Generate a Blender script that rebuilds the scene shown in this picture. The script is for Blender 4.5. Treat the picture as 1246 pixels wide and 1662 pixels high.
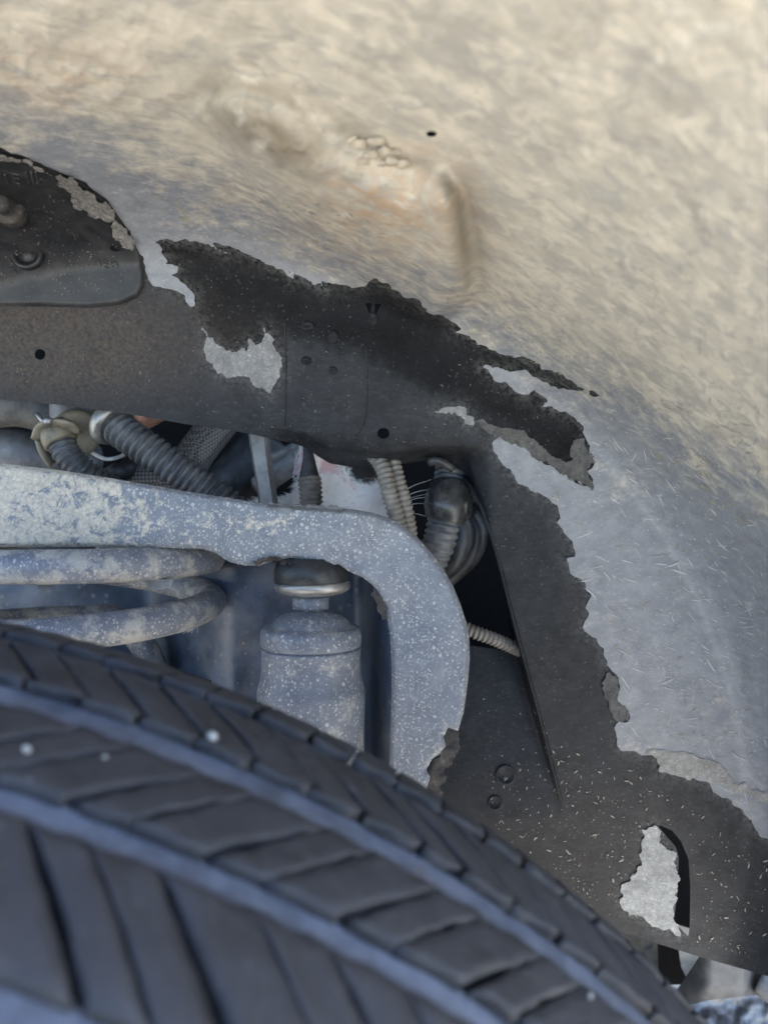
import bpy, bmesh, math, random
import numpy as np
from mathutils import Matrix, Vector, Euler

for _o in list(bpy.data.objects):
    bpy.data.objects.remove(_o)
scene = bpy.context.scene
COL = scene.collection

# ------------------------------------------------------------------ camera, sky, sun, exposure
PITCH = math.radians(15.0)
CAM_H = 0.80
# the car is laid out in metres as seen from the viewpoint (x right, y into the car, z up); RIG stands it on the ground
RIG = Matrix.Translation((0, 0, CAM_H)) @ Matrix.Rotation(-PITCH, 4, 'X')
cam_d = bpy.data.cameras.new('camera')
cam = bpy.data.objects.new('camera', cam_d)
COL.objects.link(cam)
cam.matrix_world = RIG @ Matrix.Rotation(math.radians(90), 4, 'X')
cam_d.sensor_fit = 'HORIZONTAL'
cam_d.sensor_width = 36.0
cam_d.lens = 36.0
cam_d.clip_start = 0.005
cam_d.clip_end = 500
cam_d.dof.use_dof = True
cam_d.dof.focus_distance = 0.46
cam_d.dof.aperture_fstop = 11.0
scene.camera = cam

SUN_EL, SUN_AZ = math.radians(58), math.radians(68)     # azimuth from +Y (north) clockwise
world = bpy.data.worlds.new('World')
scene.world = world
world.use_nodes = True
wn = world.node_tree
wn.nodes.clear()
w_out = wn.nodes.new('ShaderNodeOutputWorld')
w_bg = wn.nodes.new('ShaderNodeBackground')
w_sky = wn.nodes.new('ShaderNodeTexSky')
w_sky.sky_type = 'NISHITA'
w_sky.sun_disc = False
w_sky.sun_elevation = SUN_EL
w_sky.sun_rotation = SUN_AZ
w_bg.inputs['Strength'].default_value = 0.13
wn.links.new(w_sky.outputs[0], w_bg.inputs[0])
wn.links.new(w_bg.outputs[0], w_out.inputs[0])

sun_d = bpy.data.lights.new('sun', 'SUN')
sun_d.energy = 5.0
sun_d.angle = math.radians(0.5)
sun_d.color = (1.0, 0.95, 0.87)
sun = bpy.data.objects.new('sun', sun_d)
COL.objects.link(sun)
_dir = Vector((math.sin(SUN_AZ) * math.cos(SUN_EL), math.cos(SUN_AZ) * math.cos(SUN_EL), math.sin(SUN_EL)))
sun.rotation_euler = _dir.to_track_quat('Z', 'Y').to_euler()
sun.location = (0, 0, 5)

scene.view_settings.view_transform = 'Standard'
scene.view_settings.look = 'None'
scene.view_settings.exposure = 2.35
scene.view_settings.gamma = 1.0
scene.view_settings.use_curve_mapping = False

# ------------------------------------------------------------------ helpers
F = 1246.0
rnd = random.Random(7)
nrng = np.random.default_rng(11)


def P(px, py, d):
    return np.array([(px - 623.0) / F * d, d, (831.0 - py) / F * d])


def tag(o, label=None, cat=None, group=None, kind=None):
    if label: o['label'] = label
    if cat: o['category'] = cat
    if group: o['group'] = group
    if kind: o['kind'] = kind
    return o


def thing(name, label, cat, base=(0, 0, 0), group=None):
    o = bpy.data.objects.new(name, None)
    COL.objects.link(o)
    o.empty_display_size = 0.02
    o.location = Vector([float(c) for c in base])
    return tag(o, label, cat, group)


def obj(name, verts, faces, mat, parent=None, smooth=True, attrs=None):
    me = bpy.data.meshes.new(name)
    if isinstance(verts, np.ndarray): verts = verts.tolist()
    if isinstance(faces, np.ndarray): faces = faces.tolist()
    me.from_pydata(verts, [], faces)
    me.update()
    if smooth and len(me.polygons):
        me.polygons.foreach_set('use_smooth', [True] * len(me.polygons))
    if mat: me.materials.append(mat)
    if attrs:
        for k, a in attrs.items():
            at = me.attributes.new(k, 'FLOAT', 'POINT')
            at.data.foreach_set('value', np.asarray(a, dtype=np.float32))
    o = bpy.data.objects.new(name, me)
    COL.objects.link(o)
    if parent is not None: adopt(o, parent)
    return o


def adopt(o, parent):
    o.parent = parent
    top = parent
    off = Vector(parent.location)
    while top.parent is not None:
        top = top.parent
        off = off + Vector(top.location)
    if parent.parent is None:
        o.matrix_parent_inverse = Matrix.Translation(-Vector(parent.location))


class MB:
    """collects pieces into one mesh"""
    def __init__(self):
        self.v = []; self.f = []

    def add(self, v, f):
        n = len(self.v)
        self.v += [list(map(float, q)) for q in v]
        self.f += [[i + n for i in q] for q in f]
        return self

    def build(self, name, mat, parent=None, smooth=True):
        return obj(name, self.v, self.f, mat, parent, smooth)


def spline(pts, n):
    pts = np.array(pts, float)
    if len(pts) == 2:
        t = np.linspace(0, 1, n)[:, None]
        return pts[0] * (1 - t) + pts[1] * t
    e = np.vstack([2 * pts[0] - pts[1], pts, 2 * pts[-1] - pts[-2]])
    out = []
    m = len(pts) - 1
    for t in np.linspace(0, m - 1e-9, n * 4):
        i = int(t); f = t - i
        a, b, c, d = e[i], e[i + 1], e[i + 2], e[i + 3]
        out.append(.5 * (2 * b + (c - a) * f + (2 * a - 5 * b + 4 * c - d) * f * f + (3 * b - a - 3 * c + d) * f ** 3))
    out = np.array(out)
    L = np.concatenate([[0], np.cumsum(np.linalg.norm(np.diff(out, axis=0), axis=1))])
    q = np.linspace(0, L[-1], n)
    return np.stack([np.interp(q, L, out[:, k]) for k in range(out.shape[1])], 1)


def tube(pts, r, seg=12, n=24, corr=0.0, pitch=None, cap=True, sharp=1.0, flat=1.0, taper=None):
    """round tube through points; corr/pitch make a corrugated hose"""
    pts = np.array(pts, float)
    c = spline(pts, 400)
    length = np.linalg.norm(np.diff(c, axis=0), axis=1).sum()
    if pitch:
        n = int(length / pitch) * 6 + 1
    c = spline(pts, n)
    s = np.linspace(0, length, n)
    if not np.ndim(r): rad = np.full(n, float(r))
    else: rad = np.interp(np.linspace(0, 1, n), np.linspace(0, 1, len(r)), r)
    if pitch:
        w = (0.5 + 0.5 * np.cos(2 * np.pi * s / pitch)) ** sharp
        rad = rad * (1 - corr * w)
    T = np.gradient(c, axis=0)
    T /= np.linalg.norm(T, axis=1)[:, None]
    up = np.array([0, 0, 1.0]) if abs(T[0][2]) < .9 else np.array([1.0, 0, 0])
    N = np.cross(T[0], up); N /= np.linalg.norm(N)
    v = []
    ang = np.linspace(0, 2 * np.pi, seg, endpoint=False)
    for i in range(n):
        N = N - T[i] * np.dot(N, T[i]); N /= np.linalg.norm(N)
        B = np.cross(T[i], N)
        v += [c[i] + rad[i] * (math.cos(a) * N + flat * math.sin(a) * B) for a in ang]
    f = []
    for i in range(n - 1):
        for k in range(seg):
            k2 = (k + 1) % seg
            f.append([i * seg + k, i * seg + k2, (i + 1) * seg + k2, (i + 1) * seg + k])
    if cap:
        f.append(list(range(seg))[::-1])
        f.append([(n - 1) * seg + k for k in range(seg)])
    return v, f


def lathe(profile, center, axis=(0, 0, 1), seg=40):
    """profile: (height along axis, radius)"""
    ax = np.array(axis, float); ax /= np.linalg.norm(ax)
    t = np.array([1.0, 0, 0]) if abs(ax[0]) < .8 else np.array([0, 1.0, 0])
    U = np.cross(ax, t); U /= np.linalg.norm(U)
    V = np.cross(ax, U)
    c = np.array(center, float)
    v = []; f = []
    for h, r in profile:
        for k in range(seg):
            a = 2 * np.pi * k / seg
            v.append(c + ax * h + r * (math.cos(a) * U + math.sin(a) * V))
    for i in range(len(profile) - 1):
        for k in range(seg):
            k2 = (k + 1) % seg
            f.append([i * seg + k, i * seg + k2, (i + 1) * seg + k2, (i + 1) * seg + k])
    f.append(list(range(seg))[::-1])
    f.append([(len(profile) - 1) * seg + k for k in range(seg)])
    return v, f


def fractal(poly, step=4.0, amp=0.16, seed=1, lim=9.0):
    """roughen a closed outline"""
    r = random.Random(seed)
    out = []
    n = len(poly)
    def sub(a, b):
        L = math.hypot(b[0] - a[0], b[1] - a[1])
        if L <= step or L > 260:
            return [a]
        k = max(-lim, min(lim, r.gauss(0, amp) * L))
        m = ((a[0] + b[0]) / 2 - (b[1] - a[1]) / L * k, (a[1] + b[1]) / 2 + (b[0] - a[0]) / L * k)
        return sub(a, m) + sub(m, b)
    for i in range(n):
        out += sub(poly[i], poly[(i + 1) % n])
    return out


def inside(poly, X, Y):
    p = np.array(poly, float); q = np.roll(p, -1, axis=0)
    c = np.zeros(X.shape, bool)
    for (x0, y0), (x1, y1) in zip(p, q):
        if y0 == y1: continue
        m = ((y0 > Y) != (y1 > Y))
        if not m.any(): continue
        c ^= m & (X < (x1 - x0) * (Y - y0) / (y1 - y0) + x0)
    return c


def edge_dist(poly, x, y):
    """distance and nearest point on a closed outline"""
    p = np.array(poly, float); q = np.roll(p, -1, axis=0)
    best = np.full(x.shape, 1e18); bx = x.copy(); by = y.copy()
    for (x0, y0), (x1, y1) in zip(p, q):
        dx, dy = x1 - x0, y1 - y0
        L = dx * dx + dy * dy
        if L == 0: continue
        t = np.clip(((x - x0) * dx + (y - y0) * dy) / L, 0, 1)
        nx, ny = x0 + t * dx, y0 + t * dy
        D = (x - nx) ** 2 + (y - ny) ** 2
        m = D < best
        best = np.where(m, D, best); bx = np.where(m, nx, bx); by = np.where(m, ny, by)
    return np.sqrt(best), bx, by


def line_dist(pts, x, y):
    best = np.full(np.shape(x), 1e18)
    for (x0, y0), (x1, y1) in zip(pts[:-1], pts[1:]):
        dx, dy = x1 - x0, y1 - y0
        t = np.clip(((x - x0) * dx + (y - y0) * dy) / (dx * dx + dy * dy), 0, 1)
        best = np.minimum(best, (x - x0 - t * dx) ** 2 + (y - y0 - t * dy) ** 2)
    return np.sqrt(best)


def axis_lines(lo, hi, step, f0, f1, coarse):
    if f0 is None: return np.arange(lo, hi + step, step)
    a = []
    x = f0
    while x > lo: x -= coarse; a.append(x)
    a = a[::-1]
    b = list(np.arange(f0, f1 + .1, step))
    c = []
    x = b[-1]
    while x < hi: x += coarse; c.append(x)
    return np.array(a + b + c)


def sheet(name, poly, mat, depth, step=4, holes=(), lift=0.0, lip=0.0, fine=None, coarse=24, parent=None, attrs=None, wrinkle=None):
    """a sheet-metal / film piece: outline given as directions, the depth function gives its real place; lip = thickness of its edge"""
    pp = np.array(poly)
    lo, hi = pp.min(0), pp.max(0)
    if fine:
        gx = axis_lines(lo[0], hi[0], step, max(lo[0], fine[0]), min(hi[0], fine[2]), coarse)
        gy = axis_lines(lo[1], hi[1], step, max(lo[1], fine[1]), min(hi[1], fine[3]), coarse)
    else:
        gx = np.arange(math.floor(lo[0] / step) * step, hi[0] + step, step)
        gy = np.arange(math.floor(lo[1] / step) * step, hi[1] + step, step)
    X, Y = np.meshgrid(gx, gy)
    cx = .25 * (X[:-1, :-1] + X[1:, :-1] + X[:-1, 1:] + X[1:, 1:]); cy = .25 * (Y[:-1, :-1] + Y[1:, :-1] + Y[:-1, 1:] + Y[1:, 1:])
    keep = inside(poly, cx, cy)
    for h in holes: keep &= ~inside(h, cx, cy)
    ii, jj = np.nonzero(keep)
    W = len(gx)
    q = np.stack([ii * W + jj, ii * W + jj + 1, (ii + 1) * W + jj + 1, (ii + 1) * W + jj], 1)[:, ::-1]
    used, inv = np.unique(q, return_inverse=True)
    q = inv.reshape(q.shape)
    x = X.ravel()[used].astype(float); y = Y.ravel()[used].astype(float)
    # boundary edges
    e = np.concatenate([q[:, [0, 1]], q[:, [1, 2]], q[:, [2, 3]], q[:, [3, 0]]])
    es = np.sort(e, 1)
    key = es[:, 0].astype(np.int64) * (len(x) + 1) + es[:, 1]
    u, idx, cnt = np.unique(key, return_index=True, return_counts=True)
    be = e[idx[cnt == 1]]
    bv = np.unique(be)
    sx, sy = x[bv], y[bv]
    best = np.full(sx.shape, 1e9); nx, ny = sx.copy(), sy.copy()
    for h in [poly] + list(holes):
        D, hx, hy = edge_dist(h, sx, sy)
        m = D < best
        best = np.where(m, D, best); nx = np.where(m, hx, nx); ny = np.where(m, hy, ny)
    lim = 1.6 * step
    m = best < (lim if not fine else 1.6 * max(step, 0) + (coarse * 1.2) * ((sx < fine[0]) | (sx > fine[2]) | (sy < fine[1]) | (sy > fine[3])))
    x[bv] = np.where(m, nx, sx); y[bv] = np.where(m, ny, sy)
    d = depth(x, y) - lift
    if wrinkle is not None: d = d + wrinkle(x, y)
    v = np.stack([(x - 623) / F * d, d, (831 - y) / F * d], 1)
    faces = q.tolist()
    A = {k: fn(x, y) for k, fn in (attrs or {}).items()}
    if lip > 0:
        n = len(v)
        d2 = d[bv] + lip
        v2 = np.stack([(x[bv] - 623) / F * d2, d2, (831 - y[bv]) / F * d2], 1)
        v1 = v[bv]
        remap = {int(b): i for i, b in enumerate(bv)}
        nb = len(bv)
        v = np.vstack([v, v1, v2])
        for a, b in be.tolist():
            ia, ib = remap[a], remap[b]
            faces.append([n + ib, n + ia, n + nb + ia, n + nb + ib])
        for k in A: A[k] = np.concatenate([A[k], A[k][bv], A[k][bv]])
    return obj(name, v, faces, mat, parent, True, A)


def vnoise(x, y, s, seed=0):
    """smooth value noise"""
    r = np.random.default_rng(seed)
    T = r.random((64, 64))
    fx, fy = x / s, y / s
    ix, iy = np.floor(fx).astype(int), np.floor(fy).astype(int)
    tx, ty = fx - ix, fy - iy
    tx = tx * tx * (3 - 2 * tx); ty = ty * ty * (3 - 2 * ty)
    g = lambda a, b: T[a % 64, b % 64]
    return (g(ix, iy) * (1 - tx) + g(ix + 1, iy) * tx) * (1 - ty) + (g(ix, iy + 1) * (1 - tx) + g(ix + 1, iy + 1) * tx) * ty


def fbm(x, y, s, o=4, seed=0):
    t = 0; a = 1; n = 0
    for k in range(o):
        t = t + a * vnoise(x + 91.7 * k, y - 37.3 * k, s / 2 ** k, seed + k); n += a; a *= .5
    return t / n


def sstep(a, b, x):
    t = np.clip((x - a) / (b - a), 0, 1)
    return t * t * (3 - 2 * t)


# ------------------------------------------------------------------ materials
class Mat:
    def __init__(self, name, rough=0.6, metal=0.0, spec=0.5):
        self.m = bpy.data.materials.new(name)
        self.m.use_nodes = True
        self.t = self.m.node_tree
        self.b = self.t.nodes['Principled BSDF']
        self.b.inputs['Roughness'].default_value = rough
        self.b.inputs['Metallic'].default_value = metal
        self.b.inputs['Specular IOR Level'].default_value = spec
        self.co = self.t.nodes.new('ShaderNodeTexCoord').outputs['Object']

    def n(self, kind, **kw):
        x = self.t.nodes.new(kind)
        for k, v in kw.items(): setattr(x, k, v)
        return x

    def lk(self, a, b): self.t.links.new(a, b)

    def val(self, sock, v):
        if isinstance(v, (int, float)): sock.default_value = v
        elif isinstance(v, tuple): sock.default_value = (*v, 1.0) if len(v) == 3 else v
        else: self.lk(v, sock)

    def stretch(self, scale, rot=(0, 0, 0)):
        x = self.n('ShaderNodeMapping')
        x.inputs['Scale'].default_value = scale
        x.inputs['Rotation'].default_value = rot
        self.lk(self.co, x.inputs['Vector'])
        return x.outputs[0]

    def noise(self, scale, detail=4, rough=.55, co=None, dist=0.0):
        x = self.n('ShaderNodeTexNoise')
        x.inputs['Scale'].default_value = scale; x.inputs['Detail'].default_value = detail
        x.inputs['Roughness'].default_value = rough; x.inputs['Distortion'].default_value = dist
        self.lk(co or self.co, x.inputs['Vector'])
        return x.outputs['Fac']

    def voro(self, scale, co=None, feature='F1', rand=1.0):
        x = self.n('ShaderNodeTexVoronoi', feature=feature)
        x.inputs['Scale'].default_value = scale
        x.inputs['Randomness'].default_value = rand
        self.lk(co or self.co, x.inputs['Vector'])
        return x

    def attr(self, name):
        x = self.n('ShaderNodeAttribute', attribute_name=name)
        return x.outputs['Fac']

    def ramp(self, fac, *stops):
        x = self.n('ShaderNodeValToRGB')
        el = x.color_ramp.elements
        while len(el) < len(stops): el.new(.5)
        for e, (p, c) in zip(el, stops):
            e.position = p
            e.color = (c, c, c, 1) if isinstance(c, (int, float)) else (*c, 1)
        self.lk(fac, x.inputs[0])
        return x.outputs[0]

    def mix(self, fac, a, b):
        x = self.n('ShaderNodeMix', data_type='RGBA')
        self.val(x.inputs[0], fac); self.val(x.inputs[6], a); self.val(x.inputs[7], b)
        return x.outputs[2]

    def math(self, op, a, b=0.0, c=None, clamp=False):
        x = self.n('ShaderNodeMath', operation=op, use_clamp=clamp)
        self.val(x.inputs[0], a); self.val(x.inputs[1], b)
        if c is not None: self.val(x.inputs[2], c)
        return x.outputs[0]

    def specks(self, scale, frac, size, co=None):
        """sparse round specks: 1 inside a speck"""
        v = self.voro(scale, co)
        sep = self.n('ShaderNodeSeparateColor'); self.lk(v.outputs['Color'], sep.inputs[0])
        r = self.math('MULTIPLY', self.math('GREATER_THAN', sep.outputs[0], 1 - frac), self.math('MULTIPLY_ADD', sep.outputs[1], size, size * .25))
        return self.ramp(self.math('SUBTRACT', r, v.outputs['Distance']), (0.0, 0.0), (0.06, 1.0))

    def color(self, c): self.val(self.b.inputs['Base Color'], c); return self
    def rough(self, r): self.val(self.b.inputs['Roughness'], r); return self

    def bump(self, h, strength=.3, dist=.001):
        x = self.n('ShaderNodeBump')
        x.inputs['Strength'].default_value = strength; x.inputs['Distance'].default_value = dist
        self.lk(h, x.inputs['Height'])
        prev = self.b.inputs['Normal']
        if prev.is_linked: self.lk(prev.links[0].from_socket, x.inputs['Normal'])
        self.lk(x.outputs[0], self.b.inputs['Normal'])
        return self


def plain(name, col, rough=.6, metal=0.0, var=.35, dust=0.0, dustcol=(.30, .27, .22), scale=140, bump=.15, spec=.5):
    m = Mat(name, rough, metal, spec)
    k = m.noise(scale, 5)
    c = m.mix(m.ramp(k, (.3, 0.0), (.7, 1.0)), tuple(x * (1 - var) for x in col), tuple(min(1, x * (1 + var)) for x in col))
    if dust:
        c = m.mix(m.math('MULTIPLY', m.ramp(m.noise(scale * .6, 6, .65), (.45, 0.0), (.68, 1.0)), dust), c, dustcol)
        c = m.mix(m.math('MULTIPLY', m.specks(scale * 4, .5, .3), dust), c, dustcol)
    m.color(c)
    m.rough(m.math('MULTIPLY_ADD', k, .25, rough - .12))
    if bump: m.bump(m.noise(scale * 3, 4), bump, .0006)
    return m.m


def mat_liner():
    m = Mat('liner_black_plastic', .5)
    grey = m.mix(m.ramp(m.noise(75, 6, .65), (.3, 0.0), (.72, 1.0)), (.0125, .0135, .0160), (.027, .0288, .033))
    grey = m.mix(m.math('MULTIPLY', m.ramp(m.noise(260, 5, .7, m.stretch((.6, 1, 1.6), (0, .5, 0))), (.5, 0.0), (.7, 1.0)), .6), grey, (.045, .046, .049))
    blk = m.mix(m.ramp(m.noise(60, 6, .6), (.3, 0.0), (.72, 1.0)), (.0042, .0044, .005), (.0105, .0108, .012))
    cl = m.math('ADD', m.attr('clean'), m.math('MULTIPLY_ADD', m.noise(120, 6, .65), .9, -.45))
    base = m.mix(m.ramp(cl, (.2, 0.0), (.8, 1.0)), grey, blk)
    fr = m.math('MULTIPLY', m.attr('fringe'), m.ramp(m.noise(330, 6, .75), (.42, 0.0), (.58, 1.0)))
    base = m.mix(m.math('MULTIPLY', fr, .8), base, (.12, .118, .112))
    wipe = m.ramp(m.noise(34, 5, .6, m.stretch((1.0, 1.0, 2.5), (0, .5, 0))), (.47, 0.0), (.75, 1.0))
    base = m.mix(m.math('MULTIPLY', wipe, .18), base, (.026, .028, .032))
    grit = m.ramp(m.noise(900, 3, .7), (.56, 0.0), (.66, 1.0))
    base = m.mix(m.math('MULTIPLY', grit, .20), base, (.075, .073, .07))
    dust = m.attr('dust')
    br = m.math('MULTIPLY', dust, m.ramp(m.noise(420, 6, .75), (.38, .15), (.6, .95)))
    base = m.mix(br, base, (.078, .060, .046))
    sp = m.specks(330, .42, .28)
    base = m.mix(m.math('MULTIPLY', sp, .16), base, (.16, .15, .135))
    m.color(base)
    m.val(m.b.inputs['Specular IOR Level'], m.math('MULTIPLY_ADD', m.ramp(cl, (.35, 0.0), (.65, 1.0)), -.13, .23))
    m.rough(m.math('MULTIPLY_ADD', m.noise(70, 4), .3, .38))
    m.bump(m.noise(700, 4, .6), .22, .0006).bump(m.noise(45, 3), .25, .004)
    return m.m


def mat_film():
    """dried dust and mud film: 'mud' says how thick it lies, thin = grey, thick = tan"""
    m = Mat('dried_mud_film', .55)
    mud = m.attr('mud')
    st = m.stretch((.8, 1.0, 1.25), (0, .55, 0))
    n1 = m.noise(24, 7, .62, st, .35)
    n2 = m.noise(95, 6, .62, st, .4)
    n3 = m.noise(420, 5, .7, st)
    thin = m.mix(m.ramp(n2, (.3, 0.0), (.7, 1.0)), (.165, .173, .188), (.262, .270, .284))
    thin = m.mix(m.ramp(n3, (.54, 0.0), (.72, .75)), thin, (.36, .35, .325))
    thick = m.mix(m.ramp(n1, (.30, 0.0), (.62, 1.0)), (.29, .268, .228), (.45, .405, .325))
    thick = m.mix(m.ramp(n2, (.46, .0), (.64, .9)), thick, (.52, .465, .37))
    thick = m.mix(m.ramp(m.noise(95, 4, .55, m.stretch((.5, 1.0, 1.5), (0, .6, 0)), 1.2), (.50, 0.0), (.62, .6)), thick, (.28, .268, .24))
    thick = m.mix(m.ramp(m.noise(70, 5, .6, st, 1.5), (.56, 0.0), (.68, .55)), thick, (.25, .228, .195))
    k = m.math('ADD', mud, m.math('MULTIPLY_ADD', n2, 1.0, -.48))
    k = m.math('ADD', k, m.math('MULTIPLY_ADD', m.ramp(m.noise(33, 6, .65), (.5, 0.0), (.7, 1.0)), .42, 0.0))
    k = m.math('ADD', k, m.math('MULTIPLY_ADD', n3, .6, -.3))
    c = m.mix(m.ramp(k, (.28, 0.0), (.72, 1.0)), thin, thick)
    rust = m.math('MULTIPLY', m.attr('rust'), m.ramp(m.noise(110, 6, .7, None, .5), (.42, 0.0), (.60, 1.0)))
    c = m.mix(rust, c, (.40, .285, .185))
    dirt_shade = m.math('MULTIPLY', m.attr('stain_shade'), m.ramp(n2, (.25, .5), (.6, 1.0)))
    c = m.mix(dirt_shade, c, (.165, .135, .095))
    m.color(c)
    m.rough(m.mix(mud, (.43, .43, .43), (.85, .85, .85)))
    m.bump(n3, .18, .0005).bump(n2, .22, .001).bump(n1, .12, .003)
    return m.m


def film_plain(name, a, b, rough=.7):
    m = Mat(name, rough)
    n = m.noise(260, 6, .7)
    c = m.mix(m.ramp(n, (.32, 0.0), (.66, 1.0)), a, b)
    c = m.mix(m.math('MULTIPLY', m.ramp(m.noise(620, 4, .7), (.56, 0.0), (.64, 1.0)), .55), c, tuple(min(1, x * 1.7) for x in b))
    c = m.mix(m.math('MULTIPLY', m.ramp(m.noise(70, 5, .65), (.48, 0.0), (.66, 1.0)), .5), c, tuple(x * .6 for x in a))
    m.color(c).bump(n, .5, .0012).bump(m.noise(900, 3), .3, .0005)
    return m.m


def mat_bracket():
    m = Mat('dusty_blue_grey_steel', .42)
    n = m.noise(90, 6, .6)
    c = m.mix(m.ramp(n, (.3, 0.0), (.7, 1.0)), (.160, .173, .198), (.240, .252, .272))
    fine = m.ramp(m.noise(520, 5, .7), (.54, 0.0), (.63, 1.0))
    c = m.mix(m.math('MULTIPLY', fine, .55), c, (.42, .43, .43))
    for sc, fr, sz, k in ((300, .36, .30, .75), (170, .10, .20, .8), (620, .5, .40, .7)):
        c = m.mix(m.math('MULTIPLY', m.specks(sc, fr, sz), k), c, (.56, .54, .49))
    mud = m.attr('mud')
    kk = m.math('ADD', mud, m.math('MULTIPLY_ADD', m.noise(150, 7, .72, None, .6), 1.7, -.85))
    mk = m.ramp(kk, (.42, 0.0), (.56, 1.0))
    mc = m.mix(m.ramp(m.noise(420, 5, .7), (.35, 0.0), (.65, 1.0)), (.44, .395, .32), (.74, .655, .52))
    c = m.mix(m.math('MULTIPLY', mk, .9), c, mc)
    m.color(c)
    m.rough(m.math('MULTIPLY_ADD', mk, .35, .42))
    m.bump(m.noise(520, 5, .7), .35, .0008).bump(kk, .35, .0015)
    return m.m


def mat_rubber_block():
    m = Mat('tyre_rubber', .62)
    n = m.noise(55, 6, .65)
    c = m.mix(m.ramp(n, (.3, 0.0), (.72, 1.0)), (.0135, .0140, .0168), (.034, .0346, .040))
    c = m.mix(m.math('MULTIPLY', m.ramp(m.noise(420, 5, .7), (.5, 0.0), (.7, 1.0)), .35), c, (.055, .052, .052))
    c = m.mix(m.math('MULTIPLY', m.ramp(m.noise(30, 6, .7), (.60, 0.0), (.70, 1.0)), .4), c, (.045, .040, .035))
    c = m.mix(m.math('MULTIPLY', m.specks(240, .08, .25), .4), c, (.10, .10, .10))
    m.color(c).bump(m.noise(600, 4, .65), .35, .0007).bump(m.noise(90, 4), .25, .002)
    m.rough(m.math('MULTIPLY_ADD', n, .25, .45))
    return m.m


def mat_groove():
    m = Mat('dusty_tyre_groove', .5)
    n = m.noise(130, 6, .65)
    c = m.mix(m.ramp(n, (.3, 0.0), (.7, 1.0)), (.062, .073, .100), (.115, .128, .162))
    c = m.mix(m.math('MULTIPLY', m.ramp(m.noise(75, 5, .7), (.58, 0.0), (.68, 1.0)), .6), c, (.085, .065, .045))
    c = m.mix(m.math('MULTIPLY', m.ramp(m.noise(48, 5, .65), (.5, 0.0), (.66, 1.0)), .65), c, (.030, .033, .042))
    m.color(c).bump(n, .4, .0015)
    return m.m


def mat_fur():
    m = Mat('kitten_fur', .85, spec=.2)
    d = m.attr('dark')
    c = m.mix(m.ramp(m.math('ADD', d, m.math('MULTIPLY_ADD', m.noise(300, 3), .5, -.25)), (.4, 0.0), (.62, 1.0)), (.93, .90, .86), (.07, .062, .056))
    m.color(c)
    return m.m


LINER = mat_liner(); FILM = mat_film(); BRACKET = mat_bracket(); RUBBER = mat_rubber_block(); GROOVE = mat_groove(); FUR = mat_fur()
ISLAND = film_plain('pale_film_island', (.15, .153, .158), (.27, .268, .26))
SMEAR = film_plain('brown_grey_smear', (.045, .044, .042), (.125, .118, .108))
MUDPATCH = film_plain('pale_mud_patch', (.25, .25, .24), (.44, .43, .405), .8)
STRAW = plain('straw_flecks', (.30, .275, .225), .75, var=.3, bump=0)
STRAWPALE = plain('pale_flecks', (.44, .435, .42), .75, var=.25, bump=0)
GRIT = plain('dull_grit', (.115, .11, .10), .8, var=.5, bump=0, scale=60)
MUDLUMP = plain('dry_mud_lump', (.33, .285, .22), .95, var=.25, bump=.6, scale=220)
RUBBERFLAP = plain('black_rubber_flap', (.013, .0135, .015), .45, dust=.16, dustcol=(.12, .11, .10), var=.3, scale=120)
BLACK = plain('black_hose_rubber', (.022, .023, .025), .45, dust=.28, dustcol=(.14, .14, .135))
GREYHOSE = plain('grey_corrugated_rubber', (.070, .074, .080), .42, dust=.35, dustcol=(.28, .28, .27))
TANHOSE = plain('beige_corrugated_conduit', (.20, .182, .155), .55, dust=.35, dustcol=(.36, .33, .28))
STEEL = plain('bare_steel', (.36, .35, .335), .42, .7, dust=.35)
BRASS = plain('tarnished_brass', (.24, .205, .15), .55, .25, dust=.45, dustcol=(.36, .30, .22))
COPPER = plain('copper_pipe', (.50, .27, .19), .45, .5, dust=.2)
GREYPLATE = plain('dull_grey_metal', (.19, .19, .188), .5, .2, dust=.3, dustcol=(.28,.27,.25))
SHINY = plain('bright_aluminium', (.26, .26, .265), .5, .8, dust=.25, dustcol=(.2, .2, .2))
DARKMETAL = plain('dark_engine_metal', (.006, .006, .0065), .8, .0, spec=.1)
BLUEPANEL = plain('blue_painted_panel', (.050, .072, .115), .4, .0, dust=.55, dustcol=(.20, .205, .21), scale=45, var=.5)
SPECKLED = None
WHITEPLASTIC = plain('white_wire', (.62, .60, .55), .5)
BRAID = None
PINK = plain('kitten_skin', (.80, .52, .52), .6, var=.12, bump=.1)
EYE = plain('kitten_eye', (.02, .03, .03), .1, var=.05, bump=0)
WHISKER = plain('whisker_white', (.85, .84, .80), .4, var=.05, bump=0)
RUST = plain('rusty_torn_steel', (.035, .031, .029), .7, .2, dust=.3, dustcol=(.24, .21, .17), bump=.6)
PEBBLE = plain('pale_pebble', (.30, .30, .285), .85, var=.35, scale=400)


def mat_speckled(name, a, b, mudk=.55, lo=.55):
    m = Mat(name, .45)
    n = m.noise(80, 6, .6)
    c = m.mix(m.ramp(n, (.3, 0.0), (.7, 1.0)), a, b)
    fine = m.ramp(m.noise(480, 5, .7), (.53, 0.0), (.64, 1.0))
    c = m.mix(m.math('MULTIPLY', fine, .45), c, (.40, .385, .36))
    for sc, fr, sz, k in ((260, .40, .28, .75), (560, .5, .40, .65)):
        c = m.mix(m.math('MULTIPLY', m.specks(sc, fr, sz), k), c, (.54, .52, .46))
    c = m.mix(m.math('MULTIPLY', m.ramp(m.noise(60, 6, .7), (lo, 0.0), (lo + .11, 1.0)), mudk), c, (.46, .43, .37))
    m.color(c).bump(m.noise(480, 5, .7), .35, .0008)
    return m.m


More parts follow.
